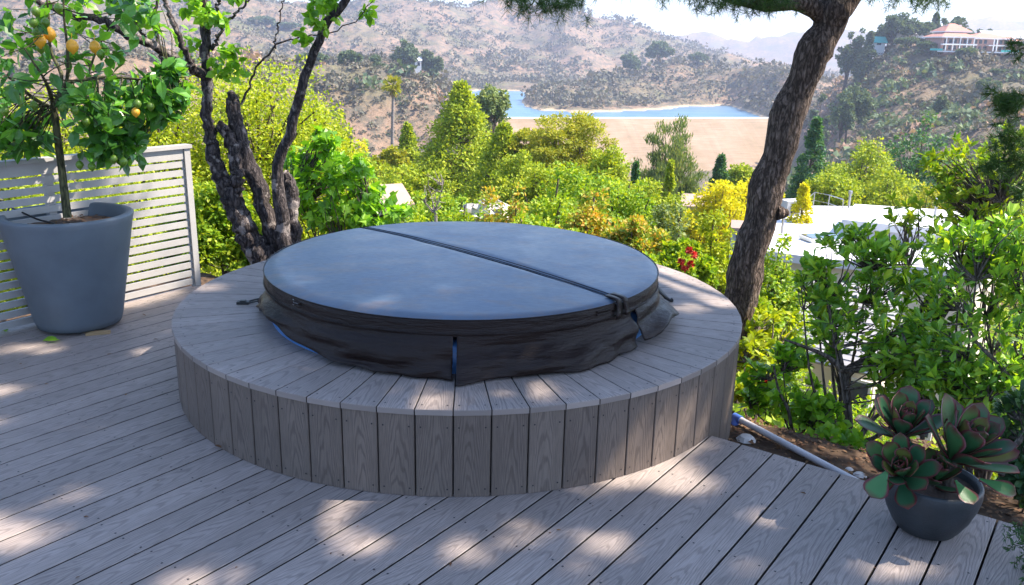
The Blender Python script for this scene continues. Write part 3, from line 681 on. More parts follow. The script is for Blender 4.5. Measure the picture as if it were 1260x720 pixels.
sb = MB(); a, r_ = xy_phi(464, 453, HS); box(sb, ringpt(a, r_, HS + 0.008), (0.045, 0.04, 0.013), rotz(a)); box(sb, ringpt(a, r_ + .015, HS + 0.018), (0.026, 0.018, 0.006), rotz(a))
box(sb, ringpt(a, r_ - .04, HS + 0.012), (0.03, 0.05, 0.003), rotz(a)); sb.build("strap_buckle", "hose_black", cv)
sb = MB(); a = 1.72; tube(sb, spline([ringpt(a, 1.0, HS + 0.13), ringpt(a, 1.05, HS + 0.06), ringpt(a - .02, 1.11, HS + 0.012), ringpt(a - .02, 1.13, HS + 0.01)], 10), [0.02, 0.018, 0.008, 0.014], 4); sb.build("strap_buckle", "hose_black", cv)
lk = MB(); a = math.atan2((s1 - SC)[0], -(s1 - SC)[1])
for q, da in ((0, -0.022), (1, 0.022)):
    P = spline([ringpt(a + da, RC - 0.06, ZT + 0.008), ringpt(a + da, RC + 0.002, ZT + 0.001), ringpt(a + da * 1.2, RC + 0.012, ZT - 0.03), ringpt(a + da * 1.6, RC + 0.02, ZT - 0.075)], 12)
    rad = unit(ringpt(a, 1, 0)[:2] - SC); tg = np.array([-rad[1], rad[0], 0])
    V = np.concatenate([P - tg * 0.016, P + tg * 0.016]); k = len(P)
    lk.add(V, np.array([[i_, k + i_, k + i_ + 1, i_ + 1] for i_ in range(k - 1)]), 0, smooth=True)
o = lk.build("lock_strap", "vinyl_side", cv); md = o.modifiers.new("t", 'SOLIDIFY'); md.thickness = 0.004
for (xx, yy, wd) in ((748, 386, 0.085), (374, 372, 0.06)):
    hp = MB(); a = xy_phi(xx, yy, ZT - 0.035)[0]
    for z_ in (-0.026, -0.040): tube(hp, [ringpt(a + t_ * wd / 2, RC + 0.009, ZT + z_) for t_ in np.linspace(-1, 1, 9)], 0.0035, 5)
    hp.build("handle_strap", "vinyl_side", cv)
lb = MB(); a = xy_phi(359, 371, ZT - 0.03)[0]
def arcp(c, r, a0, a1, n_=8): return [(c[0] + r * math.cos(t), c[1] + r * math.sin(t)) for t in np.linspace(a0, a1, n_)]
for path in (arcp((0, .006), .007, 2.6, -1.4), arcp((0, -.006), .007, 1.4, -2.6), [(.014, .008), (.03, .008)], [(.014, 0), (.036, 0)], [(.014, -.008), (.03, -.008)]):
    tube(lb, [ringpt(a + q_[0], RC + 0.0065, ZT - 0.034 + q_[1]) for q_ in path], 0.0013, 4)
lb.build("emblem", "metal_grey", cv)

# ------------------------------------------------------------------ slatted fence on the left deck edge
fe = thing("slat_fence", (-2.3, 5.75, 0), "off-white horizontal slat fence panel behind the grey citrus planter", "fence")
FR = np.array([-2.225, 5.827]); fd = unit(np.array([-2.989, 4.708]) - FR); FLEN = 3.6; fn = np.array([-fd[1], fd[0]])
if fn @ np.array([1, -1]) < 0: fn = -fn
fax = np.array([[fd[0], fd[1], 0], [fn[0], fn[1], 0], [0, 0, 1]])
def fpt(t_, o_, z_): q = FR + fd * t_ + fn * o_; return (q[0], q[1], z_)
FH = 0.965
b = MB(); box(b, fpt(0.022, 0, FH / 2), (0.044, 0.05, FH), fax); b.build("end_stile", "fence_white", fe)
b = MB(); box(b, fpt(FLEN / 2, 0, FH + 0.012), (FLEN + 0.02, 0.075, 0.024), fax); b.build("cap_rail", "fence_white", fe)
b = MB(); box(b, fpt(FLEN / 2 + 0.0225, 0, FH - 0.037), (FLEN - 0.045, 0.030, 0.07), fax)
NS = 15; pitch = (FH - 0.075 - 0.01) / NS
for k in range(NS):
    zc = 0.012 + pitch * (k + 0.5) - 0.004
    box(b, fpt(FLEN / 2 + 0.0225, 0.0, zc), (FLEN - 0.045, 0.018, pitch - 0.0185), fax)
b.build("slats", "fence_white", fe)
for t_ in (0.95, 1.9, 2.85):
    b = MB(); box(b, fpt(t_, -0.03, FH / 2 - 0.02), (0.045, 0.04, FH - 0.04), fax); b.build("batten", "fence_white", fe)

# ------------------------------------------------------------------ planter, hose, shims
PC = np.array([-2.612, 4.90]); 
pp = thing("planter_pot", (PC[0], PC[1], 0), "tall tapered smooth grey planter pot holding the lemon tree", "plant pot")
b = MB(); lathe(b, (PC[0], PC[1], 0), [(0.0, 0.014), (0.215, 0.014), (0.232, 0.022), (0.245, 0.06), (0.30, 0.36), (0.352, 0.64), (0.360, 0.672), (0.357, 0.683), (0.345, 0.687), (0.322, 0.684), (0.315, 0.672), (0.300, 0.60), (0.29, 0.50)], 96)
b.build("pot_body", "pot_grey", pp)
b = MB(); V = [(PC[0], PC[1], 0.615)]
for q in range(1, 7):
    for s_ in range(28):
        a = s_ / 28 * 2 * math.pi; r_ = 0.302 * q / 6; V.append((PC[0] + r_ * math.cos(a), PC[1] + r_ * math.sin(a), 0.612 + R.uniform(-.008, .008)))
b.add(V, [(0, 1 + k, 1 + (k + 1) % 28) for k in range(28)] + [(1 + q * 28 + k, 1 + (q + 1) * 28 + k, 1 + (q + 1) * 28 + (k + 1) % 28, 1 + q * 28 + (k + 1) % 28) for q in range(5) for k in range(28)])
n_ = 160; Pl, _ = in_ell(n_, (PC[0], PC[1], 0.62), (0.28, 0.28, 0.004)); leaves(b, Pl, rdir(n_) * [1, 1, .2], np.tile([0, 0, 1.], (n_, 1)) + .5 * rdir(n_), 0.03, 0.014, T_OVAL, 1)
b.build("soil", ["soil", "litter"], pp)
b = MB(); q = lambda x, y: at(x, y, 4.9)
tube(b, spline([(PC[0] - .36, PC[1] - .02, .60), (PC[0] - .348, PC[1] + .02, .697), (PC[0] - .30, PC[1] + .0, .70), (PC[0] - .15, PC[1] - .05, .655), (PC[0] - .03, PC[1] - .08, .63), (PC[0] - .14, PC[1] - .17, .625)], 26), 0.0055, 6)
tag(b.build("drip_hose", "hose_black", loc=(PC[0], PC[1], .65)), "thin black drip hose curling over the planter rim", "hose")
for k, (xx, yy, an) in enumerate(((118, 413, 0.35), (60, 406, -0.5))):
    p_ = on(xx, yy, 0); b = MB()
    box(b, (p_[0], p_[1] + .03, 0.0065), (0.13, 0.045, 0.012), rotz(an)); box(b, (p_[0] + .004, p_[1] + .032, 0.0135), (0.10, 0.035, 0.003), rotz(an))
    tag(b.build("wooden_shim", "shim_wood", loc=(p_[0], p_[1], 0)), ["pale wooden shim under the right front of the grey planter", "wooden shim under the left front of the grey planter"][k], "shim")
def fallen(x, y, n_, s_, label, mat="leaf_ivy"):
    p_ = on(x, y, 0.0); b = MB(); A = rdir(n_); A[:, 2] *= 0.15
    P_ = np.array(p_) + G.standard_normal((n_, 3)) * [s_ * .25, s_ * .25, 0]; P_[:, 2] = 0.006 + G.random(n_) * 0.012
    leaves(b, P_, A, np.tile([0, 0, 1.], (n_, 1)) + .35 * rdir(n_), s_, s_ * .6, T_OVAL); tag(b.build("fallen_leaf", mat, loc=tuple(p_)), label, "fallen leaf")
fallen(59, 417, 1, 0.075, "upper of two bright green fallen leaves in front of the grey planter")
fallen(66, 421, 1, 0.065, "lower of two bright green fallen leaves in front of the grey planter")
fallen(6, 405, 1, 0.075, "green fallen leaf at the left edge by the slat fence")
fallen(26, 451, 1, 0.022, "tiny brown leaf scrap on the deck left of the planter", "litter")
fallen(132, 439, 1, 0.03, "dark brown curled leaf on the deck near the planter", "litter")
fallen(263, 553, 1, 0.05, "small brown leaf at the foot of the round surround", "litter")
fallen(175, 389, 1, 0.03, "brown leaf speck on the deck right of the planter", "litter")

# ------------------------------------------------------------------ branching plants
def skeleton(mb, base, tips, r0, nl=7, trunk_top=None, wig=0.08, mi=0, twig=0.0025, sides=6):
    """limbs from the base, twigs from the limbs to every tip"""
    base = np.array(base, float); tips = np.asarray(tips, float)
    top = np.array(trunk_top, float) if trunk_top is not None else base
    if trunk_top is not None: tube(mb, spline([base, (base + top) / 2 + rdir(1)[0] * wig * .4, top], 8), [r0, r0 * .75], 8, mi, 0.04)
    idx = G.choice(len(tips), min(nl, len(tips)), replace=False); limbs = []
    for k in idx:
        e_ = tips[k]; L = np.linalg.norm(e_ - top); mid = (top + e_) / 2 + rdir(1)[0] * L * wig + [0, 0, -L * .06]
        P = spline([top, top + (mid - top) * .5 + rdir(1)[0] * L * wig * .5, mid, e_], 12); limbs.append(P)
        tube(mb, P, np.linspace(r0 * .55, twig, 12), sides, mi, 0.03)
    LP = np.concatenate([l_[2:-1] for l_ in limbs])
    for e_ in tips:
        d_ = np.linalg.norm(LP - e_, axis=1); back = np.linalg.norm(LP - top, axis=1)
        k = np.argmin(d_ + 0.35 * back * (back > np.linalg.norm(e_ - top)) + 0.25 * back); s_ = LP[k]; L = np.linalg.norm(e_ - s_)
        if L < 0.01: continue
        P = spline([s_, (s_ + e_) / 2 + rdir(1)[0] * L * .12, e_], 5); tube(mb, P, np.linspace(twig * 1.8 + 0.006 * L, twig * .6, 5), 4, mi, cap=False)
def tufts(mb, tips, center, per, L, W, tm, spread=0.6, back=0.1, mi=0, droop=0.0):
    tips = np.asarray(tips, float); out = unit(tips - np.array(center))
    P = np.repeat(tips, per, 0); O = np.repeat(out, per, 0); n_ = len(P)
    A = unit(O * (1 - spread) + rdir(n_) * spread * 1.4 + [0, 0, -droop])
    P = P - O * (G.random(n_) * back)[:, None] + rdir(n_) * back * .25
    N = unit(np.array([0, 0, 1.]) * .6 + O * .5 + rdir(n_) * .7)
    s_ = 0.65 + 0.5 * G.random(n_)
    leaves(mb, P, A, N, L * s_, W * s_, tm, mi)

# lemon tree
lt = thing("lemon_tree", (PC[0], PC[1], .612), "lemon tree with ripe yellow and green lemons in the grey planter", "fruit tree")
wd = MB(); T = lambda x, y, Y=4.9: at(x, y, Y)
b0 = T(83, 268, 4.88); st = spline([b0, T(78, 225), T(71, 170), T(67, 135)], 14); tube(wd, st, [0.024, 0.021, 0.018], 10, 0, 0.03)
fork = T(67, 135)
cen = T(78, 60, 4.9)
limbs = [[fork, T(82, 100, 4.86), T(83, 60, 4.8), T(78, 5, 4.8), T(80, -120, 4.8)], [fork, T(76, 95, 4.95), T(62, 60, 5.0), T(58, 0, 5.05), T(40, -80, 5.1)],
         [fork, T(40, 120, 4.8), T(10, 95, 4.7), T(-50, 70, 4.65)], [T(80, 102, 4.86), T(130, 95, 4.9), T(180, 98, 4.95), T(228, 95, 5.0)],
         [fork, T(110, 125, 5.0), T(150, 140, 5.1), T(195, 150, 5.1)], [fork, T(60, 110, 4.6), T(50, 90, 4.4), T(30, 60, 4.3)], [fork, T(100, 110, 5.2), T(120, 60, 5.4), T(150, 10, 5.5)]]
LPs = []
for L_ in limbs: P = spline(L_, 16); LPs.append(P); tube(wd, P, np.linspace(.013, .003, 16), 6)
LPs = np.concatenate(LPs)
tp = [in_ell(125, cen, (0.62, 0.55, 0.62), 0.6)[0]]
tp.append(in_ell(46, T(208, 110, 4.95), (0.10, 0.12, 0.15))[0]); tp.append(in_ell(40, T(150, 178, 4.88), (0.16, 0.10, 0.09))[0]); tp.append(in_ell(26, T(22, 170, 4.85), (0.10, 0.12, 0.13))[0])
tp.append(in_ell(40, T(150, 125, 4.9), (0.25, 0.2, 0.12))[0])
tp = np.concatenate(tp)
pxs = (tp[:, 2] > 1.02) | (tp[:, 0] > PC[0] + .12) | (tp[:, 0] < PC[0] - .12); tp = tp[pxs]
for e_ in tp:
    d_ = np.linalg.norm(LPs - e_, axis=1); s_ = LPs[np.argmin(d_)]; L = d_.min()
    tube(wd, spline([s_, (s_ + e_) / 2 + rdir(1)[0] * L * .15 + [0, 0, .05 * L], e_], 5), np.linspace(.004, .0015, 5), 4, cap=False)
wd.build("trunk", "bark_green", lt)
lv = MB(); tufts(lv, tp, cen - [0, 0, .4], 5, 0.105, 0.058, T_OVAL, 0.75, 0.07, 0, 0.25); lv.build("foliage", "leaf_citrus", lt)
def lemon(p_, mat, s_=0.03):
    b = MB(); prof = [(0.0, -1.25), (.16, -1.2), (.3, -1.0), (.72, -.68), (.98, -.2), (1, .15), (.8, .62), (.42, .95), (.16, 1.05), (0, 1.1)]
    lathe(b, p_, [(r_ * s_, z_ * s_ * 1.1) for r_, z_ in prof], 18); tube(b, [np.array(p_) + [0, 0, s_ * 1.15], np.array(p_) + [0.004, 0, s_ * 1.15 + 0.03]], 0.0018, 4, 0); b.build("lemon", mat, lt)
for x, y, d_ in ((49, 50, 4.45), (61, 42, 4.5), (89, 57, 4.5), (167, 138, 4.7), (117, 58, 4.8)): lemon(T(x, y, d_), "lemon_yellow", 0.030 if y < 120 else .022)
for x, y, d_ in ((44, 14, 4.4), (56, 28, 4.45), (41, 28, 4.4), (45, 40, 4.45), (72, 10, 4.45), (42, 130, 4.6), (6, 137, 4.6), (78, 133, 4.6), (92, 136, 4.6), (98, 203, 4.75), (113, 205, 4.75), (140, 196, 4.75), (152, 199, 4.75), (169, 128, 4.7), (106, 150, 4.7), (135, 13, 4.8), (124, 67, 4.7), (28, 128, 4.6), (185, 131, 4.8), (50, 60, 4.5)): lemon(T(x, y, d_), "lemon_green", 0.021)

# left tree with several trunks
LT = at(335, 325, 6.9); LT[2] = gz(LT[0], LT[1]) - .05
mt = thing("gnarled_tree", tuple(LT), "old multi-stemmed tree with mottled bark and a sawn stem behind the spa", "tree")
def stem(mb, pts, r, sides=12, n_=22, rough=.11, Y0=6.9):
    r = np.array(r) * .70; n_ = int(n_ * 1.5)
    P = spline([at(q[0], q[1], q[2] if len(q) > 2 else Y0) if not isinstance(q, np.ndarray) else q for q in pts], n_); P = P + G.standard_normal(P.shape) * .008; tube(mb, P, r, sides, 0, rough); return P
b = MB()
stem(b, [LT, (326, 326), (306, 290), (284, 246), (268, 208), (257, 160)], [.16, .15, .135, .12, .085, .06], 16, 30)
stem(b, [(262, 178), (255, 140), (256, 100), (254, 60), (251, 20), (246, -40), (240, -160)], [.065, .058, .055, .05, .04])
stem(b, [(284, 246), (292, 220), (286, 180), (276, 160), (270, 150)], [.085, .078, .07, .06, .03])
stem(b, [LT + [.1, .1, .05], (338, 300, 7.0), (322, 245, 7.0), (304, 198, 7.0), (291, 160, 7.0), (287, 128, 7.0), (283, 115, 7.0)], [.11, .10, .09, .10, .092, .088, .075, .035], 14)
stem(b, [LT + [.15, 0, .05], (350, 295), (346, 248), (340, 210), (357, 162), (370, 112), (388, 60), (408, 22), (432, -14), (470, -90)], [.10, .09, .075, .062, .055, .052, .047, .042, .035])
stem(b, [LT + [.25, .1, 0], (362, 290, 7.1), (358, 250, 7.1), (354, 222, 7.1), (350, 212, 7.1)], [.08, .085, .085, .075, .03], 12)
stem(b, [(256, 95), (232, 82, 6.7), (190, 57, 6.4), (150, 38, 6.2), (112, 21, 6.1), (86, 20, 6.0), (30, -5, 5.8)], [.05, .048, .042, .036, .03, .022])
stem(b, [(236, 84, 6.7), (222, 50, 6.6), (203, 0, 6.5), (190, -60, 6.4)], [.034, .03, .025, .02])
stem(b, [(210, 98, 7.0), (196, 62, 7.0), (191, 20, 7.0), (196, -30, 7.0)], [.02, .022, .018, .012], 8)
stem(b, [(263, 58), (275, 32), (300, 8), (330, -25)], [.022, .017, .012, .008], 8)
stem(b, [(296, 128, 7.0), (308, 104, 7.0), (318, 82, 7.0), (340, 57, 7.0), (372, 46, 7.0), (404, 42), (440, 22), (462, -6)], [.014, .013, .010, .008, .006, .005], 7)
stem(b, [(338, 57, 7.0), (342, 30, 7.0), (351, -10, 7.0)], [.011, .009, .006], 7)
stem(b, [(186, 55, 6.4), (172, 38, 6.4), (160, 18, 6.4), (140, -5, 6.4)], [.016, .014, .01, .006], 7)
stem(b, [(270, 28), (268, 8), (275, -20)], [.02, .016, .01], 7)
b.build("trunk", "bark_mottled", mt)
lv = MB()
for x, y, d_, rx, n_ in ((278, 75, 6.8, .13, 26), (240, 8, 6.8, .12, 20), (265, 30, 6.8, .1, 12), (392, 18, 6.8, .1, 18), (375, 48, 6.9, .06, 7), (155, 8, 6.4, .14, 16), (180, 28, 6.4, .1, 10), (408, 12, 6.9, .08, 9), (452, 18, 6.9, .05, 6), (120, 5, 6.2, .2, 20), (230, 55, 7, .12, 10), (290, 5, 6.9, .08, 6)):
    P_, _ = in_ell(n_, at(x, y, d_), (rx, rx * .6, rx * 1.1)); tufts(lv, P_, at(x, y, d_) + [0, 0, .1], 4, .085, .055, T_OVAL, .85, .05, 0, .35)
lv.build("crown", "leaf_ivy", mt)

# pine: leaning trunk on the right, crown overhead
b0 = at(902, 500, 6.6); b0[2] = gz(b0[0], b0[1]) - .1
pn = thing("pine_tree", tuple(b0), "leaning pine with furrowed brown trunk standing right of the round spa", "pine tree")
b = MB(); PY = 6.6
P = spline([b0 + [-.02, 0, 0], at(903, 440, PY), at(906, 395, PY), at(918, 330, PY), at(940, 250, PY), at(958, 185, PY), at(984, 105, PY), at(1012, 45, PY), at(1032, 5, PY), at(1058, -50, PY), at(1110, -190, 6.3), at(1180, -420, 5.9), at(1260, -700, 5.5)], 60)
rad = np.interp(np.linspace(0, 1, 60), np.linspace(0, 1, 13), [.16, .135, .138, .140, .136, .130, .127, .122, .130, .11, .095, .08, .05])
i6 = np.arange(60); kn = sum(a_ * np.exp(-((i6 - c_) / w_) ** 2) for a_, c_, w_ in ((.16, 14, 1.6), (.12, 21, 1.2), (.15, 27, 1.5), (.20, 33, 1.6), (.14, 38, 1.1), (.25, 42, 2.0), (.12, 8, 1.5)))
P = P + np.stack([.012 * np.sin(i6 * 1.1), .01 * np.cos(i6 * .9), 0 * i6], -1)
tube(b, P, rad * (.87 + kn + .03 * np.sin(i6 * 2.3)), 28, 0, .05)
for x_, y_, r_, dx_ in ((966, 262, .045, .06),):
    q_ = at(x_, y_, PY - .06); tube(b, spline([q_ - [dx_, 0, 0], q_, q_ + [dx_ * .12, -.02, .01]], 6), [r_ * 1.3, r_, r_ * .8, r_ * .4], 10, 0, .08)
CC = np.array([5.0, 3.9, 6.6])
tube(b, spline([at(1018, 22, PY), at(985, 3, 6.55), at(940, 4, 6.5), at(890, -8, 6.4), at(800, -30, 6.3), at(690, -30, 6.2), at(600, -60, 6.1)], 26), np.linspace(.075, .02, 26), 10, 0, .05)
limb_ends = []
for k in range(26):
    a = k * 2.4; rr_ = R.uniform(1.5, 4.2); e_ = CC + [rr_ * math.cos(a), rr_ * .85 * math.sin(a), R.uniform(-1.2, 1.6)]; s_ = P[R.randint(46, 59)]
    m_ = (s_ + e_) / 2 + [0, 0, .4]; Q = spline([s_, m_, e_], 12); limb_ends.append(Q); tube(b, Q, np.linspace(.05, .012, 12), 6)
# needles: fine ones where the boughs dip into view, broader sprays overhead
def needles(mb, tips, axis, per, L, W):
    n_ = len(tips); Pn = np.repeat(tips, per, 0); A = np.repeat(unit(axis), per, 0)
    t_ = G.random(n_ * per); D_ = unit(A * .55 + rdir(n_ * per) * .95)
    leaves(mb, Pn + A * (t_ * L * 1.1)[:, None], D_, rdir(n_ * per), L * (.7 + .5 * G.random(n_ * per)), W, T_NEED)
nb = MB(); tw = b
vis = [(628, -2, 6.1, 10, 8), (645, 2, 6.1, 12, 6), (664, 8, 6.15, 14, 8), (683, 10, 6.2, 15, 8), (700, 6, 6.2, 14, 7), (714, 0, 6.2, 10, 5), (745, -4, 6.2, 6, 3), (822, -2, 6.2, 8, 4), (842, 0, 6.3, 14, 7), (858, 8, 6.3, 8, 6), (878, 3, 6.3, 12, 6), (902, 6, 6.35, 16, 9), (922, 10, 6.4, 16, 10), (941, 8, 6.4, 12, 8), (960, 6, 6.4, 8, 5),
       (1105, -2, 6.3, 12, 6), (1122, 2, 6.3, 16, 8), (1142, 1, 6.3, 14, 6), (1156, -6, 6.3, 8, 5), (1078, -8, 6.3, 10, 5), (780, -12, 6.2, 8, 4), (1005, -14, 6.4, 6, 4)]
for x, y, d_, cnt, sp_ in vis:
    tips = at(x, y - 9, d_) + G.standard_normal((cnt, 3)) * [sp_ * .009, .10, sp_ * .004]
    ax_ = rdir(cnt) + [0, 0, -.35]; needles(nb, tips, ax_, 46, .095, .0034)
    up = at(x + R.uniform(-20, 20), -40, 6.4)
    for t_ in tips[::4]: tube(tw, spline([up, (up + t_) / 2 + rdir(1)[0] * .05, t_], 6), np.linspace(.008, .003, 6), 5)
b.build("trunk", "bark_pine", pn)
# unseen overhead crown, shaped to shade the deck, gaps cut along chosen sun rays
Q_ = np.concatenate(limb_ends)
n_ = 26000
tips, _ = in_ell(n_, CC, (5.9, 5.0, 1.8), .85)
cl = vnoise(tips[:, 0] * 1.5, tips[:, 1] * 1.5, 21) * .6 + vnoise(tips[:, 0] * 3.1 + tips[:, 2], tips[:, 1] * 3.1, 22) * .4
tips = tips[cl > .12]
gx = np.column_stack([G.uniform(-2.7, 2.1, 15000), G.uniform(1.9, 6.0, 15000), np.zeros(15000)]); tips = np.concatenate([tips, gx + SUN * (G.uniform(5.5, 7.6, 15000) / SUN[2])[:, None]])  # extra needles added up the sun rays to keep the deck shaded
holes = [((65, 325 + 108), .13), ((25, 405), .10), ((20, 485), .12), ((12, 523), .09), ((15, 645), .14), ((55, 660), .10), ((262, 700), .12), ((130, 598), .06), ((450, 655), .10), ((402, 628), .06), ((180, 375), .12), ((215, 366), .12), ((218, 412), .05),
         ((575, 668), .09), ((635, 645), .09), ((740, 655), .06), ((790, 575), .12), ((822, 590), .12), ((925, 635), .08), ((1040, 692), .08), ((1085, 690), .09), ((330, 548), .05), ((890, 690), .06), ((130, 523), .05), ((700, 690), .05)]
hole_rays = [(np.array([*on(x, y, 0)[:2], 0]), r_) for (x, y), r_ in holes]
hole_rays += [(on(x, y, HS), r_) for (x, y), r_ in (((268, 357), .10), ((420, 440), .07), ((510, 482), .08), ((545, 490), .06), ((650, 480), .08), ((835, 383), .10), ((860, 384), .07), ((310, 405), .05), ((620, 465), .05))]
hole_rays += [(on(x, y, .63), r_) for (x, y), r_ in (((600, 281), .08), ((640, 297), .08), ((560, 358), .06), ((480, 305), .06), ((395, 348), .06), ((700, 330), .05))]
hole_rays += [(np.array([-2.35, 5.6, .45]), .16), (np.array([-2.35, 5.62, .2]), .13), (np.array([-2.5, 5.4, .8]), .12), (np.array([-2.28, 5.7, .65]), .12)]
for x_ in ((720, 520), (785, 500), (780, 540), (840, 500), (872, 470)):
    q = on(x_[0], x_[1], .15); dq = unit(q[:2] - TUB); hole_rays.append((np.array([*(TUB + dq * RO), .17]), .10))
gp_ = tips - SUN * (tips[:, 2:] / SUN[2]); vq = gp_[:, :2] @ DD; nq = vnoise(gp_[:, 0] * 2.3, gp_[:, 1] * 2.3, 51) * .65 + vnoise(gp_[:, 0] * 5, gp_[:, 1] * 5, 52) * .35
hole_rays += [(at(x, y, 6.5), .30) for x, y in ((925, 300), (905, 400), (950, 235), (975, 160), (900, 460))] + [(np.array([-2.3, 5.7, z_]), .2) for z_ in (.15, .45, .75)] + [(np.array([-2.45, 5.5, .3]), .16)]
keep = ~((vq > VEND + .45) & (nq < .60) & (gp_[:, 0] > .2)) & ~((gp_[:, 1] > 6.2) & (nq < .55)) & ~((gp_[:, 0] < -2.15) & (nq < .36)) & ~((gp_[:, 0] < -3.0) & (nq < .6))
for o_, r_ in hole_rays:
    d_ = tips - o_; t_ = d_ @ SUN; keep &= (np.linalg.norm(d_ - t_[:, None] * SUN, axis=1) > r_ * .82 + .06)
tips = tips[keep]
needles(nb, tips, unit(tips - CC) + rdir(len(tips)) * .6 + [0, 0, .2], 20, .15, .017)
nb.build("crown", "needle_pine", pn)

# ------------------------------------------------------------------ trees and shrubs down the slope
def clumps(mb, C, cr, per, L, W, tm=T_RHOM, mi=0, up=0.4, flat=0.8, stretch=None):
    C = np.asarray(C, float); n_ = len(C) * per; P = np.repeat(C, per, 0); r_ = np.repeat(np.broadcast_to(cr, (len(C),)), per)
    d = rdir(n_); d[:, 2] *= flat; q = G.random(n_) ** .5
    P = P + d * (r_ * q)[:, None]
    if stretch is not None: A = unit(np.broadcast_to(stretch, (n_, 3)) + rdir(n_) * .45)
    else: A = unit(d + rdir(n_) * .8)
    N = unit(d + np.array([0, 0, up]) + rdir(n_) * .6); s_ = .6 + .7 * G.random(n_)
    leaves(mb, P, A, N, L * s_, W * s_, tm, mi)
def crown_tree(name, label, x, ytop, wpx, Y, kind, mat, cat="tree", dens=1.0, bark_="bark_smooth", group=None, leafpx=4.2, hmin=None, base_frac=.1, pxc=0):
    top = at(x, ytop, Y); g = gz(top[0], top[1]); H = max(top[2] - g, hmin or 0.5); Rr = wpx / 2 * Y / F
    if top[2] - g < .5: g = top[2] - H
    o = thing(name, (top[0], top[1], g), label, cat, group)
    L = leafpx * Y / F; b = MB(); lv = MB(); z0 = g + H * base_frac; Hc = top[2] - z0
    c0 = np.array([top[0], top[1], 0])
    if kind == 'cone': Rr *= 2.1
    elif kind != 'feather' and kind != 'mass': Rr *= 1.15
    if kind in ('round', 'pine') and Y < 200: z0 = max(z0, top[2] - 2.7 * Rr); Hc = top[2] - z0
    tr = max(.03, H * .016)
    if kind == 'cone':
        lean = G.standard_normal(2) * .02 * H
        tube(b, spline([(top[0], top[1], g - .2), (top[0] + lean[0] * .3, top[1], g + H * .5), (top[0], top[1], top[2] - H * .03)], 10), np.linspace(tr * 1.3, .01, 10), 7)
        n_ = int(330 * dens); t = 1 - G.random(n_) ** .6; t = np.concatenate([t, np.linspace(.86, .985, 26)]); n_ = len(t); a = G.uniform(0, 2 * math.pi, n_)
        lump = 1 + .35 * (vnoise(np.cos(a) * 2 + 5, t * 9 + np.sin(a) * 2, 31 + len(label)) - .5) * 2
        rr_ = Rr * (1 - t) ** 1.0 * (1 + (lump - 1) * np.clip((1 - t) * 2.5, 0, 1)) * (.45 + .55 * G.random(n_) ** .5)
        C = np.stack([top[0] + rr_ * np.cos(a), top[1] + rr_ * np.sin(a), z0 + Hc * t], -1)
        clumps(lv, C, Rr * .15 * (1.25 - .95 * t), int(46), L, L * .6, stretch=None, up=.6)
        for k in range(0, n_, 7): tube(b, [c0 + [0, 0, C[k][2] - .1 * Rr], C[k]], [.02 * Rr + .01, .006], 4, cap=False)
    elif kind == 'feather':
        ncl = int(54 * dens)
        for k in range(ncl):
            a = R.uniform(0, 2 * math.pi); q = R.random() ** .6; h_ = (1 - .55 * q * q) * R.uniform(.72, 1.0)
            e_ = np.array([top[0] + Rr * q * math.cos(a), top[1] + Rr * q * math.sin(a), g + H * h_])
            s_ = np.array([top[0], top[1], g]); P = spline([s_, s_ * .6 + e_ * .4 + [0, 0, H * .1], e_], 12); tube(b, P, np.linspace(tr * .6, .01, 12), 5)
            Cc = P[4:] + rdir(8) * Rr * .05; clumps(lv, Cc, Rr * .16, 84, L * 1.2, L * .34, stretch=unit(e_ - s_), up=.1)
    else:
        tt = np.array([top[0] + R.uniform(-.1, .1) * Rr, top[1], g + H * (.45 if kind == 'round' else .6)])
        tube(b, spline([(top[0], top[1], g - .2), (top[0] + R.uniform(-.15, .15) * Rr, top[1], g + H * .25), tt], 8), np.linspace(tr * 1.4, tr * .8, 8), 8)
        cz = (top[2] + z0) / 2; n_ = int((230 if kind == 'round' else 170) * dens)
        if kind == 'mass': n_ = int(300 * dens)
        # lobes: separate masses of foliage with gaps between them
        if kind == 'pine': K = 30; lr = .30
        else: K = 15 if dens > .5 else 7; lr = .42
        ld = rdir(K); ld[:, 2] = np.abs(ld[:, 2]) * 1.2 - .35; ld = unit(ld); lq = G.uniform(.45, .78, K); ld[0] = [0.08, 0, 1]; lq[0] = .80; ld[1] = unit(np.array([-.7, -.3, .35])); ld[2] = unit(np.array([.75, -.3, .2]))
        LC = np.stack([top[0] + ld[:, 0] * Rr * lq, top[1] + ld[:, 1] * Rr * lq, cz + ld[:, 2] * Hc / 2 * lq], -1); LR = lr * G.uniform(.8, 1.35, K); LR[0] *= .6
        LC[0, 2] = top[2] - LR[0] * (Hc / 2 if kind == 'round' else Rr * .5)
        if kind == 'pine':
            hh_ = np.linspace(.22, .97, K) ** .9; aa_ = np.arange(K) * 2.4 + len(label); rq = Rr * .60 * np.clip(1.15 - hh_, .05, 1) ** .55 * G.uniform(.75, 1.1, K)
            LC = np.stack([top[0] + rq * np.cos(aa_), top[1] + rq * np.sin(aa_), z0 + Hc * hh_ - Rr * .1], -1); LR = .58 * np.clip(1.35 - hh_, .42, 1) * G.uniform(.75, 1.2, K)
        ki = G.choice(K, n_, p=LR ** 2 / (LR ** 2).sum()); d = rdir(n_); q = G.random(n_) ** .35
        vz = (min(Hc / 2, Rr * 1.2) if kind != 'pine' else Rr * .45)
        C = LC[ki] + np.stack([d[:, 0] * Rr * q * LR[ki], d[:, 1] * Rr * q * LR[ki], d[:, 2] * vz * q * LR[ki]], -1)
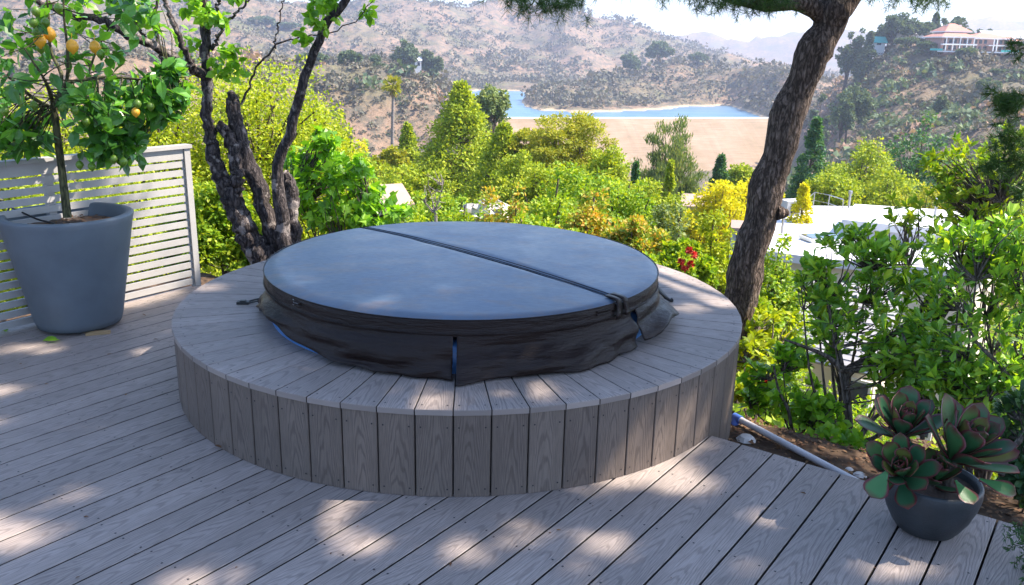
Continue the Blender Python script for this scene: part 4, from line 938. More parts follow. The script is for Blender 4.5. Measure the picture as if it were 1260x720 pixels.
        if kind == 'mass':
            d = rdir(n_); q = G.random(n_) ** .4; lump = 1 + .30 * (vnoise(d[:, 0] * 2.2 + 7, d[:, 1] * 2.2 + d[:, 2] * 2.2, 41 + len(label)) - .5) * 2
            C = np.stack([top[0] + d[:, 0] * Rr * q * lump, top[1] + d[:, 1] * Rr * q * lump, cz + d[:, 2] * Hc / 2 * q * lump], -1)
        if kind == 'mass': clumps(lv, C, min(Rr, Hc / 2) * .20, 40, L, L * .62, up=.6)
        elif kind == 'pine': clumps(lv, C, Rr * .12, 130, L, L * .42, up=1.2, flat=.45)
        else: clumps(lv, C, min(Rr, Hc / 2) * .15, 46, L, L * .62, up=.6)
        for k in range(K): tube(b, spline([tt - [0, 0, R.random() * H * .15], (tt + LC[k]) / 2 + rdir(1)[0] * Rr * .08, LC[k]], 6), np.linspace(tr * .6, .015, 6), 5, cap=False)
        for k in range(0, n_, 5): tube(b, spline([tt - [0, 0, R.random() * H * .2], (tt + C[k]) / 2 + rdir(1)[0] * Rr * .08, C[k]], 5), np.linspace(tr * .45, .01, 5), 4, cap=False)
    b.build("trunk", bark_, o); lv.build("crown", mat, o)
    return o
TREES = [
 ("conifer", "tall pointed bright green conifer rising in front of the reservoir", 567, 101, 132, 50, 'cone', "leaf_conifer", 3.2),
 ("conifer", "lighter yellow-green rounded conifer just right of the tallest one", 620, 152, 112, 44, 'cone', "leaf_conifer", 1.8),
 ("conifer", "small pointed green conifer right beside the palm", 501, 152, 48, 66, 'cone', "leaf_conifer", 1.2),
 ("tree", "thin brownish tree peeking above the right shoulder of the tall conifer", 600, 104, 44, 88, 'round', "leaf_feather", .8),
 ("tree", "green and ochre round tree left of the palm", 412, 170, 74, 60, 'round', "leaf_mix", .8),
 ("tree", "golden orange round tree left of the palm trunk", 446, 172, 60, 52, 'round', "leaf_gold", .8),
 ("tree", "yellow-green tree at the foot of the palm trunk", 480, 178, 44, 48, 'round', "leaf_pine_yellow", .7),
 ("pine_tree", "broad yellow-green pine with layered boughs before the dam", 706, 134, 176, 40, 'pine', "leaf_pine_yellow", 4.2),
 ("pine_tree", "smaller ragged pine left of the broad yellow-green pine", 658, 152, 84, 44, 'pine', "leaf_pine_yellow", 2.2),
 ("tree", "grey-green plumed tree with upright sprays before the dam face", 826, 140, 124, 46, 'feather', "leaf_feather", 2.2),
 ("cypress", "slim dark cypress in front of the plumed tree, left one", 783, 198, 24, 36, 'cone', "leaf_conifer_dark", .7),
 ("cypress", "slim dark cypress in front of the plumed tree, right one", 826, 196, 28, 34, 'cone', "leaf_conifer", .7),
 ("conifer", "small dark pointed conifer below the path at the foot of the dam", 888, 190, 46, 54, 'cone', "leaf_conifer_dark", 1.0),
 ("conifer", "dark green conifer just right of the leaning pine trunk", 1006, 144, 62, 60, 'cone', "leaf_conifer_dark", 1.4),
 ("tree", "round mid-green tree behind the white roofed house", 1060, 173, 112, 50, 'round', "leaf_conifer", 1.5),
 ("tree", "tall dark blue-green tree on the slope behind the white roofed house", 1135, 150, 84, 56, 'mass', "leaf_conifer_dark", 1.3),
 ("tree", "light green loose tree right of the tall dark tree", 1186, 172, 76, 50, 'feather', "leaf_mix", 1.1),
 ("tree", "broad yellow-green tree near the right edge behind the white roof", 1228, 196, 92, 40, 'round', "leaf_mix", 1.3),
 ("gold_shrub", "large golden yellow shrub left of the leaning pine trunk", 884, 226, 96, 30, 'round', "leaf_gold", 1.5),
 ("gold_shrub", "golden spire shrub just right of the leaning pine trunk", 990, 226, 54, 33, 'cone', "leaf_gold", 1.0),
 ("gold_shrub", "golden shrub hidden partly behind the leaning pine trunk", 938, 214, 50, 40, 'round', "leaf_gold", .9),
 ("tree", "green tree filling the gap under the broad pine", 750, 182, 84, 33, 'round', "leaf_conifer", 1.2),
 ("tree", "green tree with dark gaps below the two joined conifers", 672, 196, 96, 30, 'round', "leaf_conifer", 1.1),
 ("tree", "dull green tree at the foot of the tall conifer", 548, 236, 70, 30, 'round', "leaf_mix", 1.1),
 ("tree", "ragged green tree behind the ivy-leaved bush", 462, 205, 90, 38, 'round', "leaf_conifer", 1.0),
 ("tree", "low green tree beside the golden spire shrub", 1022, 208, 60, 44, 'round', "leaf_conifer", .9),
 ("tree", "bright lime tree low between the two joined conifers and the broad pine", 640, 188, 70, 34, 'round', "leaf_conifer", 1.2),
 ("tree", "olive green tree directly under the plumed tree", 806, 214, 74, 30, 'round', "leaf_conifer", 1.1),
 ("tree", "yellow-green tree beneath the right side of the broad pine", 730, 204, 90, 27, 'round', "leaf_mix", 1.2),
 ("tree", "green tree filling in right of the small conifer by the dam foot", 915, 206, 56, 58, 'round', "leaf_conifer", .9),
 ("tree", "green tree low to the left of the tall conifer", 520, 205, 60, 40, 'round', "leaf_conifer", 1.0),
 ("tree", "olive green tree at the left foot of the palm trunk", 432, 200, 90, 44, 'round', "leaf_mix", 1.0),
 ("tree", "broad green tree low between the golden spire and the tall dark tree", 1092, 205, 90, 46, 'round', "leaf_conifer", 1.1),
 ("tree", "yellowish tree above the far edge of the white roof", 1140, 226, 90, 42, 'round', "leaf_pine_yellow", 1.0),
]
for nm, lb_, x, yt, wp, Y, kd, mt_, dn in TREES:
    crown_tree(nm, lb_, x, yt, wp, Y, kd, mt_, cat={"gold_shrub": "shrub", "pine_tree": "pine tree"}.get(nm, nm), dens=dn)
SHR = [
 ("fine-leaved yellow-green shrub behind the gnarled stems", 306, 90, 250, 12.5, "leaf_yellowgreen", 5.2, 4.6),
 ("olive yellow shrub between the citrus and the gnarled tree", 182, 108, 170, 11.5, "leaf_yellowgreen", 3.6, 5),
 ("sunlit yellow-green shrub behind the left end of the fence", 40, 128, 230, 10.5, "leaf_yellowgreen", 4.6, 5),
 ("low sunlit shrub seen through the fence slats", 130, 205, 300, 8.6, "leaf_yellowgreen", 4.2, 6),
 ("lime green shrub at the foot of the gnarled tree by the fence stile", 272, 236, 110, 7.6, "leaf_mix", 2.6, 6.5),
 ("yellow shrub to the right of the gnarled stems", 398, 132, 84, 13.5, "leaf_yellowgreen", 1.6, 4.6),
 ("green shrub low behind the cover near the tan roof", 512, 258, 80, 14, "leaf_mix", 1.6, 5.5),
 ("dark green shrub above the far rim of the cover", 570, 246, 84, 15, "leaf_mix", 1.6, 5.5),
 ("green and rusty shrub behind the far rim of the cover", 628, 236, 96, 14, "leaf_orange", 2.0, 5.5),
 ("mixed green shrub behind the middle of the cover", 684, 214, 104, 15, "leaf_mix", 2.3, 5.5),
 ("orange-tipped shrub behind the right half of the cover", 728, 238, 92, 12.5, "leaf_orange", 2.0, 5.8),
 ("green shrub with orange flush right of the middle", 772, 222, 84, 15.5, "leaf_mix", 1.8, 5.5),
 ("orange and green shrub above the right rim of the cover", 782, 262, 76, 11, "leaf_orange", 1.7, 6),
 ("dry twiggy olive shrub below the plumed tree", 836, 250, 84, 15, "leaf_feather", 1.5, 5),
 ("yellow shrub left of the pine trunk foot", 880, 282, 74, 12, "leaf_yellowgreen", 1.6, 5.5),
 ("low lime shrub right behind the cover", 662, 268, 96, 10, "leaf_mix", 1.7, 6.5),
 ("low green shrub tucked behind the surround on the right", 828, 296, 70, 8.6, "leaf_mix", 1.3, 6.8),
 ("green shrub between pine trunk and white roof", 956, 306, 92, 13, "leaf_mix", 2.0, 6),
 ("dark green shrub right of the pine trunk foot", 930, 366, 60, 9.2, "leaf_mix", 1.0, 7),
 ("bushy green shrub under the eave of the shingle roof", 930, 412, 40, 7.8, "leaf_mix", .6, 8),
 ("low shrub beside the cream wall", 998, 486, 50, 8.5, "leaf_ivy", .5, 8),
]
for lb_, x, yt, wp, Y, mt_, dn, lp in SHR:
    crown_tree("shrub", lb_, x, yt, wp, Y, 'mass' if 'yellow' in mt_ or Y > 12 else 'round', mt_, cat="shrub", dens=dn, leafpx=lp, base_frac=.02)
# wild shrubs between them: four kinds, copied with their parts
def shrub_proto(mat, w_, h_, n_, L):
    o = thing("wild_shrub", (0, 0, 0), "x", "shrub"); b = MB(); lv = MB()
    d = rdir(n_); d[:, 2] = np.abs(d[:, 2]); q = G.random(n_) ** .4
    C = d * np.array([w_, w_, h_]) * q[:, None] * (1 + .3 * G.standard_normal(n_))[:, None].clip(-.3, .3).__add__(1).clip(.7, 1.3)
    for k in range(0, n_, 4): tube(b, spline([(0, 0, -.2), C[k] * .5 + rdir(1)[0] * .1, C[k]], 5), np.linspace(.05, .01, 5), 4, cap=False)
    clumps(lv, C, w_ * .24, 30, L, L * .6, up=.6); b.build("stem", "bark_smooth", o); lv.build("foliage", mat, o); return o
protos = [(shrub_proto("leaf_mix", 1.0, 1.25, 70, .13), "mid green"), (shrub_proto("leaf_yellowgreen", 1.0, 1.1, 70, .12), "yellow-green"), (shrub_proto("leaf_conifer", 1.0, 1.5, 70, .14), "bright green"), (shrub_proto("leaf_orange", .9, 1.0, 60, .12), "rusty green"), (shrub_proto("leaf_dark", 1.0, 1.2, 60, .13), "dark green")]
used = [False] * 5; placed = []
tries = 0
while len(placed) < 150 and tries < 4000:
    tries += 1
    Y = math.exp(R.uniform(math.log(8.5), math.log(125))); a = math.radians(R.uniform(-34, 34)); x_ = Y * math.tan(a)
    v = x_ * DD[0] + Y * DD[1]
    if v < VEND + 2.2: continue
    if 3.5 < x_ < 16 and 15 < Y < 36: continue
    s_ = R.uniform(.8, 1.7) * (.5 + Y / 42)
    zt2 = gz(x_, Y) + 1.3 * s_; pyt = 55 + .022 * (F * x_ / Y + 630) + (CH - zt2) / Y * F
    if pyt < 232 + 20 * (Y < 30) or Y < 12: continue
    if any(math.hypot(x_ - p[0], Y - p[1]) < .75 * (s_ + p[2]) for p in placed): continue
    placed.append((x_, Y, s_)); k = R.choices(range(5), [4, 3, 3, 1.4, 2])[0]; o, nm = protos[k]
    if used[k]:
        c = o.copy(); COL.objects.link(c)
        for ch in list(o.children): c2 = ch.copy(); COL.objects.link(c2); c2.parent = c
        o = c
    used[k] = True
    o.location = (x_, Y, gz(x_, Y) - .05); o.rotation_euler = (0, 0, R.uniform(0, 6.28)); o.scale = (s_, s_, s_ * R.uniform(.75, 1.15))
    far_ = "among the nearer bushes below the deck" if Y < 26 else ("on the slope between the tall trees" if Y < 60 else "far down the slope toward the valley floor")
    ppx = 630 + F * x_ / Y; sec = "behind the slat fence" if ppx < 300 else "left of the tall conifer" if ppx < 540 else "below the dam" if ppx < 900 else "right of the leaning pine"
    o['group'] = f"{nm} wild shrubs {far_}"; WS = globals().setdefault('WS', {}); WS.setdefault((nm, sec, Y < 26), []).append((ppx, o))
ORD = ["leftmost", "second from left", "third from left", "fourth from left", "fifth from left", "sixth from left", "seventh from left", "eighth from left", "ninth from left", "tenth from left", "eleventh from left"] + [f"{w_} from left" for w_ in ("twelfth", "thirteenth", "fourteenth", "fifteenth", "sixteenth", "seventeenth", "eighteenth", "nineteenth", "twentieth")]
for (nm, sec, nr), L_ in WS.items():
    L_.sort(key=lambda q: q[0])
    for i_, (_, o) in enumerate(L_):
        o['label'] = f"{nm} {'nearer' if nr else 'distant'} wild shrub {sec}" + (f", {ORD[min(i_, 19)]} of {len(L_)}" if len(L_) > 1 else "")
# ground cover on the near slope
n_ = 26000; P = fan(n_, 5.5, 60, -38, 38); vv = P @ DD; P = P[vv > VEND + 2.3]; zz = terrain(P[:, 0], P[:, 1]); n_ = len(P)
s_ = .05 + P[:, 1] * .0035; b = MB(); Pp = np.column_stack([P, zz + G.random(n_) * s_ * 3]); leaves(b, Pp, rdir(n_) + [0, 0, .3], unit(rdir(n_) + [0, 0, 1.]), s_ * 1.5, s_, T_RHOM)
tag(b.build("ground_cover", "leaf_mix"), "mixed green leafy ground cover over the slope", "ground cover", kind="stuff")

# fan palm
tp_ = at(484, 106, 105); g = gz(tp_[0], tp_[1])
o = thing("palm_tree", (tp_[0], tp_[1], g), "tall thin fan palm standing before the left hillside", "palm tree")
b = MB(); tube(b, spline([(tp_[0] - .5, tp_[1], g - .3), (tp_[0] - .3, tp_[1], (g + tp_[2]) / 2), tp_], 14), np.linspace(.28, .17, 14), 9); b.build("trunk", "bark_pale", o)
b = MB()
for k in range(46):
    d = rdir(1)[0]; d[2] = d[2] * .8 + .25; d = unit(d); L_ = R.uniform(.7, 1.25); e_ = tp_ + d * L_ * .6
    m_ = 16; an = unit(d + rdir(m_) * .5); leaves(b, np.repeat([e_], m_, 0), an, np.tile(np.cross(d, [0, 0, 1.]) + rdir(1)[0] * .3, (m_, 1)), L_ * .75, .11, T_RHOM)
    tube(b, [tp_, e_], [.03, .02], 4, cap=False)
m_ = 60; d = rdir(m_) * [.5, .5, .3] - [0, 0, 1.]; leaves(b, np.repeat([tp_], m_, 0) + rdir(m_) * .15 - [0, 0, .2], d, rdir(m_), 1.2, .12, T_RHOM, 1)
b.build("fronds", ["leaf_pine_yellow", "brush_twig"], o)

# bare dead tree
g0 = at(536, 270, 20); g0[2] = gz(g0[0], g0[1]); o = thing("dead_tree", tuple(g0), "bare pale dead tree beside the small tan roof", "tree")
b = MB(); tips, _ = in_ell(60, at(533, 236, 20), (.36, .3, .55), .6); skeleton(b, g0, tips, .05, 8, trunk_top=at(536, 262, 20), twig=.006); b.build("trunk", "bark_pale", o)

# broad-leaved bush right of the gnarled tree
B0 = at(415, 300, 7.9); B0[2] = gz(B0[0], B0[1])
o = thing("broadleaf_bush", tuple(B0), "glossy bright green heart-leaved bush between gnarled tree and spa cover", "bush")
tips = np.concatenate([in_ell(150, at(412, 235, 7.9), (.46, .45, .36))[0], in_ell(20, at(398, 168, 7.8), (.12, .1, .14))[0], in_ell(60, at(462, 262, 7.7), (.30, .25, .16))[0], in_ell(50, at(372, 200, 8.0), (.16, .2, .2))[0], in_ell(26, at(432, 205, 7.8), (.2, .2, .16))[0]])
b = MB(); skeleton(b, B0, tips, .035, 9, twig=.003); b.build("stem", "bark_smooth", o)
lv = MB(); tufts(lv, tips, at(412, 270, 8), 5, .105, .085, T_IVY, .7, .09, 0, .45); lv.build("foliage", "leaf_ivy", o)

# glossy shrubs in the right foreground
def glossy(label, base, ells, center, per, L, W, mat, nl=10, r0=.03, tm=T_OBOV, stems=None, top=None, cat="shrub", barkm="bark_smooth", spread=.62):
    base = np.array(base); base[2] = gz(base[0], base[1]) - .03
    o = thing("leafy_shrub", tuple(base), label, cat); tips = np.concatenate([in_ell(n_, at(*c), r_, .7)[0] for n_, c, r_ in ells])
    b = MB(); skeleton(b, base, tips, r0, nl, trunk_top=top, twig=.0028)
    for st_, rd in (stems or []): tube(b, spline([at(*q) for q in st_], 14), rd, 8, 0, .03)
    b.build("stem", barkm, o); lv = MB(); tufts(lv, tips, center, per, L, W, tm, spread, .035, 0, -.25); lv.build("foliage", mat, o); return o
glossy("large glossy green shrub with whorled leaves and forked grey stem by the deck corner", at(1046, 545, 4.55), [(100, (1100, 395, 4.75), (.44, .34, .28)), (44, (1120, 325, 4.9), (.34, .3, .16)), (36, (1060, 300, 4.9), (.24, .2, .09)), (90, (1130, 450, 4.5), (.30, .25, .22)), (26, (1020, 400, 4.7), (.12, .1, .2)), (26, (1000, 345, 4.8), (.10, .1, .14))], at(1095, 470, 4.7), 9, .088, .036, "leaf_pitto", 12, .03,
       stems=[([(1047, 560, 4.5), (1044, 505, 4.55), (1038, 462, 4.6), (1020, 440, 4.6), (985, 425, 4.7), (965, 418, 4.7)], [.024, .022, .02, .014, .009, .006]), ([(1038, 462, 4.6), (1030, 420, 4.65), (1022, 385, 4.7), (1018, 350, 4.75)], [.016, .013, .009, .005]), ([(1040, 465, 4.6), (1075, 430, 4.6), (1120, 395, 4.7), (1160, 350, 4.8)], [.02, .018, .014, .008])])
glossy("dense dark green shrub filling the right edge behind the succulent", at(1215, 560, 4.1), [(170, (1215, 410, 4.3), (.38, .36, .40)), (90, (1250, 320, 4.4), (.2, .3, .24)), (90, (1160, 480, 4.2), (.2, .2, .2)), (90, (1235, 500, 4.0), (.18, .2, .22)), (40, (1190, 300, 4.5), (.2, .2, .12))], at(1215, 500, 4.2), 9, .08, .033, "leaf_pitto", 12, .03,
       stems=[([(1262, 500, 3.9), (1235, 455, 4.0), (1205, 425, 4.1), (1190, 400, 4.2)], [.015, .012, .008, .005]), ([(1135, 540, 4.2), (1132, 500, 4.2), (1128, 450, 4.3), (1110, 410, 4.4)], [.013, .012, .01, .006])])
glossy("airy light green shrub reaching up over the white roof at the right", at(1215, 420, 7.2), [(40, (1150, 262, 7.3), (.45, .35, .2)), (130, (1215, 240, 7.2), (.42, .4, .32)), (60, (1180, 200, 7.4), (.28, .3, .2)), (60, (1245, 190, 7.0), (.2, .3, .25)), (70, (1225, 300, 7.2), (.4, .4, .3))], at(1200, 330, 7.2), 7, .085, .038, "leaf_mix", 12, .03, tm=T_OVAL)
glossy("low leafy shrub with dark stems above the white pipe", at(985, 520, 4.7), [(22, (945, 460, 5.0), (.16, .15, .12)), (26, (985, 490, 4.7), (.18, .14, .12)), (40, (1012, 510, 4.5), (.12, .12, .10)), (36, (1035, 545, 4.2), (.11, .1, .07)), (24, (930, 490, 5.0), (.09, .1, .07)), (26, (975, 440, 4.9), (.12, .1, .1)), (30, (1000, 545, 4.3), (.10, .1, .05))], at(985, 560, 4.7), 6, .068, .05, "leaf_ivy", 8, .018, tm=T_OVAL, spread=.8,
       stems=[([(975, 535, 4.6), (970, 505, 4.6), (958, 480, 4.7), (952, 450, 4.8)], [.012, .010, .008, .005])])
glossy("yellowing creeper with a few red leaves low beside the surround", at(925, 510, 5.6), [(60, (925, 440, 6.0), (.16, .2, .16)), (40, (918, 480, 5.6), (.1, .1, .1)), (40, (950, 400, 6.4), (.2, .2, .16))], at(925, 500, 5.8), 6, .075, .045, "leaf_yellowgreen", 6, .012, tm=T_OVAL, spread=.8)
glossy("dark leafy growth in the shade right of the succulent", at(1262, 600, 3.3), [(50, (1255, 520, 3.4), (.07, .15, .14)), (36, (1262, 590, 3.2), (.05, .1, .1))], at(1262, 600, 3.3), 7, .07, .032, "leaf_dark", 6, .012,
       stems=[([(1232, 585, 3.2), (1240, 560, 3.25), (1256, 540, 3.3), (1275, 515, 3.3)], [.014, .013, .012, .01])])
# red flowering shrub
fb = crown_tree("flowering_shrub", "small shrub with clusters of red flowers behind the surround", 850, 296, 50, 8.6, 'round', "leaf_mix", cat="shrub", dens=.9, leafpx=6.5, base_frac=.02)
for x, y in ((838, 322), (850, 325), (854, 314), (848, 308), (843, 330), (936, 473), (941, 470)):
    b = MB(); c_ = at(x, y, 8.2 if x < 900 else 5.6); m_ = 46; d = rdir(m_); leaves(b, c_ + d * .004, d, rdir(m_), .045 if x < 900 else .022, .02, T_RHOM); b.build("flower", "flower_red", fb)
# pale boulders above the far rim
for k, (x, y, s_) in enumerate(((584, 264, .22), (604, 260, .26), (613, 265, .16))):
    p_ = at(x, y, 15.5); b = MB(); V = []
    for i_ in range(9):
        th = math.pi * i_ / 8
        for j_ in range(12): q = s_ * (1 + .25 * math.sin(j_ * 2.1 + i_ * 1.7 + k)); V.append(p_ + np.array([q * 1.3 * math.sin(th) * math.cos(j_ * math.pi / 6), q * math.sin(th) * math.sin(j_ * math.pi / 6), q * .8 * math.cos(th)]))
    b.add(V, np.array([[i_ * 12 + j_, (i_ + 1) * 12 + j_, (i_ + 1) * 12 + (j_ + 1) % 12, i_ * 12 + (j_ + 1) % 12] for i_ in range(8) for j_ in range(12)]))
    lo = p_.copy(); tag(b.build("boulder", "rock_pale", loc=tuple(lo)), ["pale boulder beyond the far rim of the cover, leftmost", "largest pale boulder beyond the far rim of the cover", "smallest pale boulder beyond the far rim of the cover"][k], "boulder", "pale boulders beyond the cover")

# pine boughs of the young pine outside the right edge
b0 = at(1330, 420, 5.4); b0[2] = gz(b0[0], b0[1]); o = thing("young_pine", tuple(b0), "pine boughs with dark needle clusters reaching in at the right edge", "pine tree")
b = MB(); nb = MB(); tube(b, spline([b0, at(1320, 250, 5.4), at(1310, 60, 5.4)], 10), np.linspace(.06, .03, 10), 8)
for (x, y, d_, cnt, sx_, sy_) in ((1250, 125, 5.3, 22, 9, 8), (1232, 120, 5.3, 5, 5, 5), (1250, 172, 5.3, 20, 10, 7), (1226, 200, 5.3, 14, 12, 5), (1252, 205, 5.3, 12, 8, 8), (1256, 60, 5.3, 5, 5, 6), (1256, 240, 5.3, 8, 6, 6), (1243, 145, 5.3, 6, 8, 5)):
    s_ = at(1312, y - 20, 5.4); e_ = at(x, y, d_); tube(b, spline([s_, (s_ + e_) / 2 + [0, 0, -.02], e_], 8), np.linspace(.014, .005, 8), 5)
    tips = e_ + G.standard_normal((cnt, 3)) * [sx_ * .0035, .05, sy_ * .0035]; needles(nb, tips, rdir(cnt) + [-.5, 0, .1], 70, .065, .0042)
b.build("trunk", "bark_pine", o); nb.build("crown", "needle_pine", o)

# ------------------------------------------------------------------ succulent in its dark pot
SP = np.array([1.545, 2.80]); o = thing("dark_pot", (SP[0], SP[1], 0), "dark charcoal rounded pot on the deck corner holding the succulent", "plant pot")
b = MB(); lathe(b, (SP[0], SP[1], 0), [(0, .002), (.088, .002), (.104, .010), (.110, .022), (.118, .03), (.142, .075), (.160, .125), (.168, .165), (.168, .195), (.164, .205), (.156, .206), (.150, .19), (.148, .17)], 56); b.build("pot_body", "pot_dark", o)
b = MB(); lathe(b, (SP[0], SP[1], 0), [(.0, .176), (.08, .18), (.149, .172)], 30); b.build("soil", "soil", o)
su = thing("succulent", (SP[0], SP[1], .176), "large succulent with three rosettes of green leaves edged dark red in the dark pot", "succulent")
def fleshy(mb, base, axis, up, L, W, curl, th=.007):
    A = unit(np.array(axis)); S_ = unit(np.cross(A, up)); N_ = np.cross(S_, A); nu, nv = 9, 10; V = []; UV = []
    for side in (1, -1):
        for iv in range(nv + 1):
            v = iv / nv; wv = W * (.16 + .84 * math.sin(min(1, v * 1.02) ** 1.25 * math.pi * .66) ** 1.1) if v < .74 else W * math.sqrt(max(0, 1 - ((v - .66) / .34) ** 2)) * 1.0
            wv = max(wv, W * .02)
            for iu in range(nu + 1):
                u = -1 + 2 * iu / nu; cup = .30 * wv * u * u * (.6 + .4 * v)
                t_ = th * (1 - u * u) ** .5 * (1 - .6 * v) * side
                P_ = np.array(base) + A * L * (v - curl * .25 * v * v) + N_ * (curl * L * v * v * .55 + cup + t_) + S_ * wv * u / 1; V.append(P_)
    k = nu + 1; fs = []; us = []
    for side in range(2):
        o_ = side * k * (nv + 1)
        for iv in range(nv):
            for iu in range(nu):
                q = [o_ + iv * k + iu, o_ + iv * k + iu + 1, o_ + (iv + 1) * k + iu + 1, o_ + (iv + 1) * k + iu]
                uu = [(-1 + 2 * iu / nu, iv / nv), (-1 + 2 * (iu + 1) / nu, iv / nv), (-1 + 2 * (iu + 1) / nu, (iv + 1) / nv), (-1 + 2 * iu / nu, (iv + 1) / nv)]
                if side: q.reverse(); uu.reverse()
                fs.append(q); us.append(uu)
    # join the two faces along the rim so that each leaf is one island
    M_ = k * (nv + 1)
    for iv in range(nv): fs += [[iv * k, (iv + 1) * k, M_ + (iv + 1) * k, M_ + iv * k]]; us += [[(-1, iv / nv)] * 4]
    mb.add(V, np.array(fs), 0, np.array(us, float), smooth=True)
def rosette(c, axis, n_, L, W, stem_from):
    c = np.array(c); A = unit(np.array(axis, float)); s_ = unit(np.cross(A, (0.3, 1, .2))); t_ = np.cross(A, s_); b = MB()
    for k in range(n_):
        a = k * 2.39996; q = (k + .5) / n_; el = math.radians(84 - 60 * q ** 1.3); d = s_ * math.cos(a) + t_ * math.sin(a)
        ax_ = d * math.cos(el) + A * math.sin(el); l_ = L * (.55 + .45 * math.sin(min(1, q * 1.25) * math.pi / 2)) * R.uniform(.92, 1.06)
        fleshy(b, c - A * .05 * q + d * .008, ax_, A - d * .3, l_, W * (l_ / L) * R.uniform(.9, 1.08), R.uniform(.18, .35) * (1 - .7 * q))
    b.build("rosette", "succulent_leaf", su, uv=True)
    b = MB(); tube(b, spline([stem_from, (np.array(stem_from) + c) / 2 + [0, 0, .01], c], 8), [.016, .014], 8, 0, .05); b.build("stem", "bark_smooth", su)
s0_ = np.array([SP[0], SP[1], .17])
rosette(at(1110, 528, 2.90), (-.12, -.40, 1), 22, .185, .040, s0_ + [-.03, .03, 0])
rosette(at(1178, 556, 2.78), (.25, -.42, 1), 26, .225, .046, s0_ + [.05, 0, 0])
rosette(at(1108, 580, 2.72), (-.45, -.70, .80), 20, .165, .036, s0_ + [-.05, -.03, 0])
rosette(at(1150, 585, 2.80), (0, -.35, 1), 16, .13, .032, s0_ + [.0, .0, 0])
for args in ((at(1092, 580, 2.66), (-.5, -.35, -.6), (-.5, -.8, .5), .115, .044, .1), (at(1175, 592, 2.66), (.2, -.6, -.35), (0, -.5, 1), .10, .036, .1), (at(1205, 590, 2.66), (.7, -.4, -.2), (0, -.5, 1), .12, .038, .1)):
    b = MB(); fleshy(b, *args); b.build("lower_leaf", "succulent_leaf", su, uv=True)
# trailing plant at the lower right corner
b0 = on(1275, 700, 0); o = thing("trailing_plant", tuple(b0), "trailing plant with small curled dark leaves at the bottom right corner", "plant")
b = MB(); lv = MB()
for k in range(16):
    e_ = at(1236 + R.uniform(-4, 34), 648 + R.uniform(0, 80), 2.5 + R.uniform(-.06, .08)); s_ = at(1292, 640 + R.uniform(-30, 60), 2.55)
    P_ = spline([s_, (s_ + e_) / 2 + [0, 0, .04 + R.random() * .03], e_], 16); tube(b, P_, .0014, 4); m_ = 5
    Pn = np.repeat(P_[2:], m_, 0); Pn = Pn + G.standard_normal(Pn.shape) * .003; A_ = rdir(len(Pn)) + [0, 0, -.2]; leaves(lv, Pn, A_, rdir(len(Pn)), .022, .0055, T_OVAL)
b.build("stem", "bark_green", o); lv.build("foliage", "leaf_dark", o)

# ------------------------------------------------------------------ pipe and litter beside the deck
p0, p1 = on(908, 515, -.16), on(1062, 597, -.13)
o = thing("water_pipe", tuple(p0), "white plastic water pipe running along the deck edge with a blue joint", "pipe")
b = MB(); tube(b, spline([p0, (p0 + p1) / 2, p1], 6), .0165, 14); b.build("pipe_run", "pvc_white", o)
dp = unit(p1 - p0); b = MB(); tube(b, [p0 - dp * .03, p0 + dp * .025], .021, 14); tube(b, [p0 - dp * .012 + [0, 0, 0], p0 - dp * .012 + np.array([-.02, -.03, -.055])], .021, 12); b.build("joint", "pvc_blue", o)
b = MB(); q = p0 - dp * .012; tube(b, spline([q + [-.012, -.02, -.035], q + [-.03, -.05, -.08], q + [-.09, -.12, -.14]], 8), .0165, 12); b.build("elbow_pipe", "pvc_white", o)
for k, (x, y, s_) in enumerate(((1058, 586, .035), (918, 541, .05), (1045, 578, .02))):
    p_ = on(x, y, -.17); b = MB(); lathe(b, p_, [(0, -s_ * .5), (s_ * .8, -s_ * .4), (s_, 0), (s_ * .6, s_ * .4), (0, s_ * .5)], 9, smooth=False)
    tag(b.build("stone", "rock_pale", loc=tuple(p_)), ["white stone at the end of the pipe by the pot", "pale stone below the blue pipe joint", "small pale stone next to the pipe end"][k], "stone")
n_ = 9000; u_ = G.uniform(-1.9, 2.2, n_); v_ = VEND + .02 + G.random(n_) ** 1.4 * 2.6; P2 = np.outer(u_, ND) + np.outer(v_, DD); zz = terrain(P2[:, 0], P2[:, 1])
b = MB(); s_ = .012 + .03 * G.random(n_) ** 2; leaves(b, np.column_stack([P2, zz + .002 + G.random(n_) * .012]), rdir(n_) * [1, 1, .25], unit(rdir(n_) * .5 + [0, 0, 1.]), s_, s_ * .6, T_OVAL)
tag(b.build("leaf_litter", "litter"), "brown fallen leaves and twigs on the soil beside the deck", "leaf litter", kind="stuff")

# ------------------------------------------------------------------ houses
def prism(mb, top, z, t, mi=0, low=None):
    """top: list of plan points; slab of thickness t whose top is at z"""
    P2 = np.array(top, float); n_ = len(P2)
    ar = sum(P2[i_][0] * P2[(i_ + 1) % n_][1] - P2[(i_ + 1) % n_][0] * P2[i_][1] for i_ in range(n_))
    if ar < 0: P2 = P2[::-1]
    V = [(*p, z) for p in P2] + [(*p, z - t) for p in P2] + [(*P2.mean(0), z)] + [(*P2.mean(0), z - t)]
    fs = [(i_, (i_ + 1) % n_, 2 * n_) for i_ in range(n_)] + [((i_ + 1) % n_ + n_, i_ + n_, 2 * n_ + 1) for i_ in range(n_)] + [(i_ + n_, (i_ + 1) % n_ + n_, (i_ + 1) % n_, i_) for i_ in range(n_)]
    mb.add(V, fs, mi)
def inset(P2, f_): P2 = np.array(P2); c = P2.mean(0); return c + (P2 - c) * f_
ZL, ZU = -4.75, -4.05
low = [on(x, y, ZL)[:2] for x, y in ((938, 308), (950, 264), (984, 253), (1066, 254), (1196, 268), (1250, 300), (1215, 336), (1010, 318))]
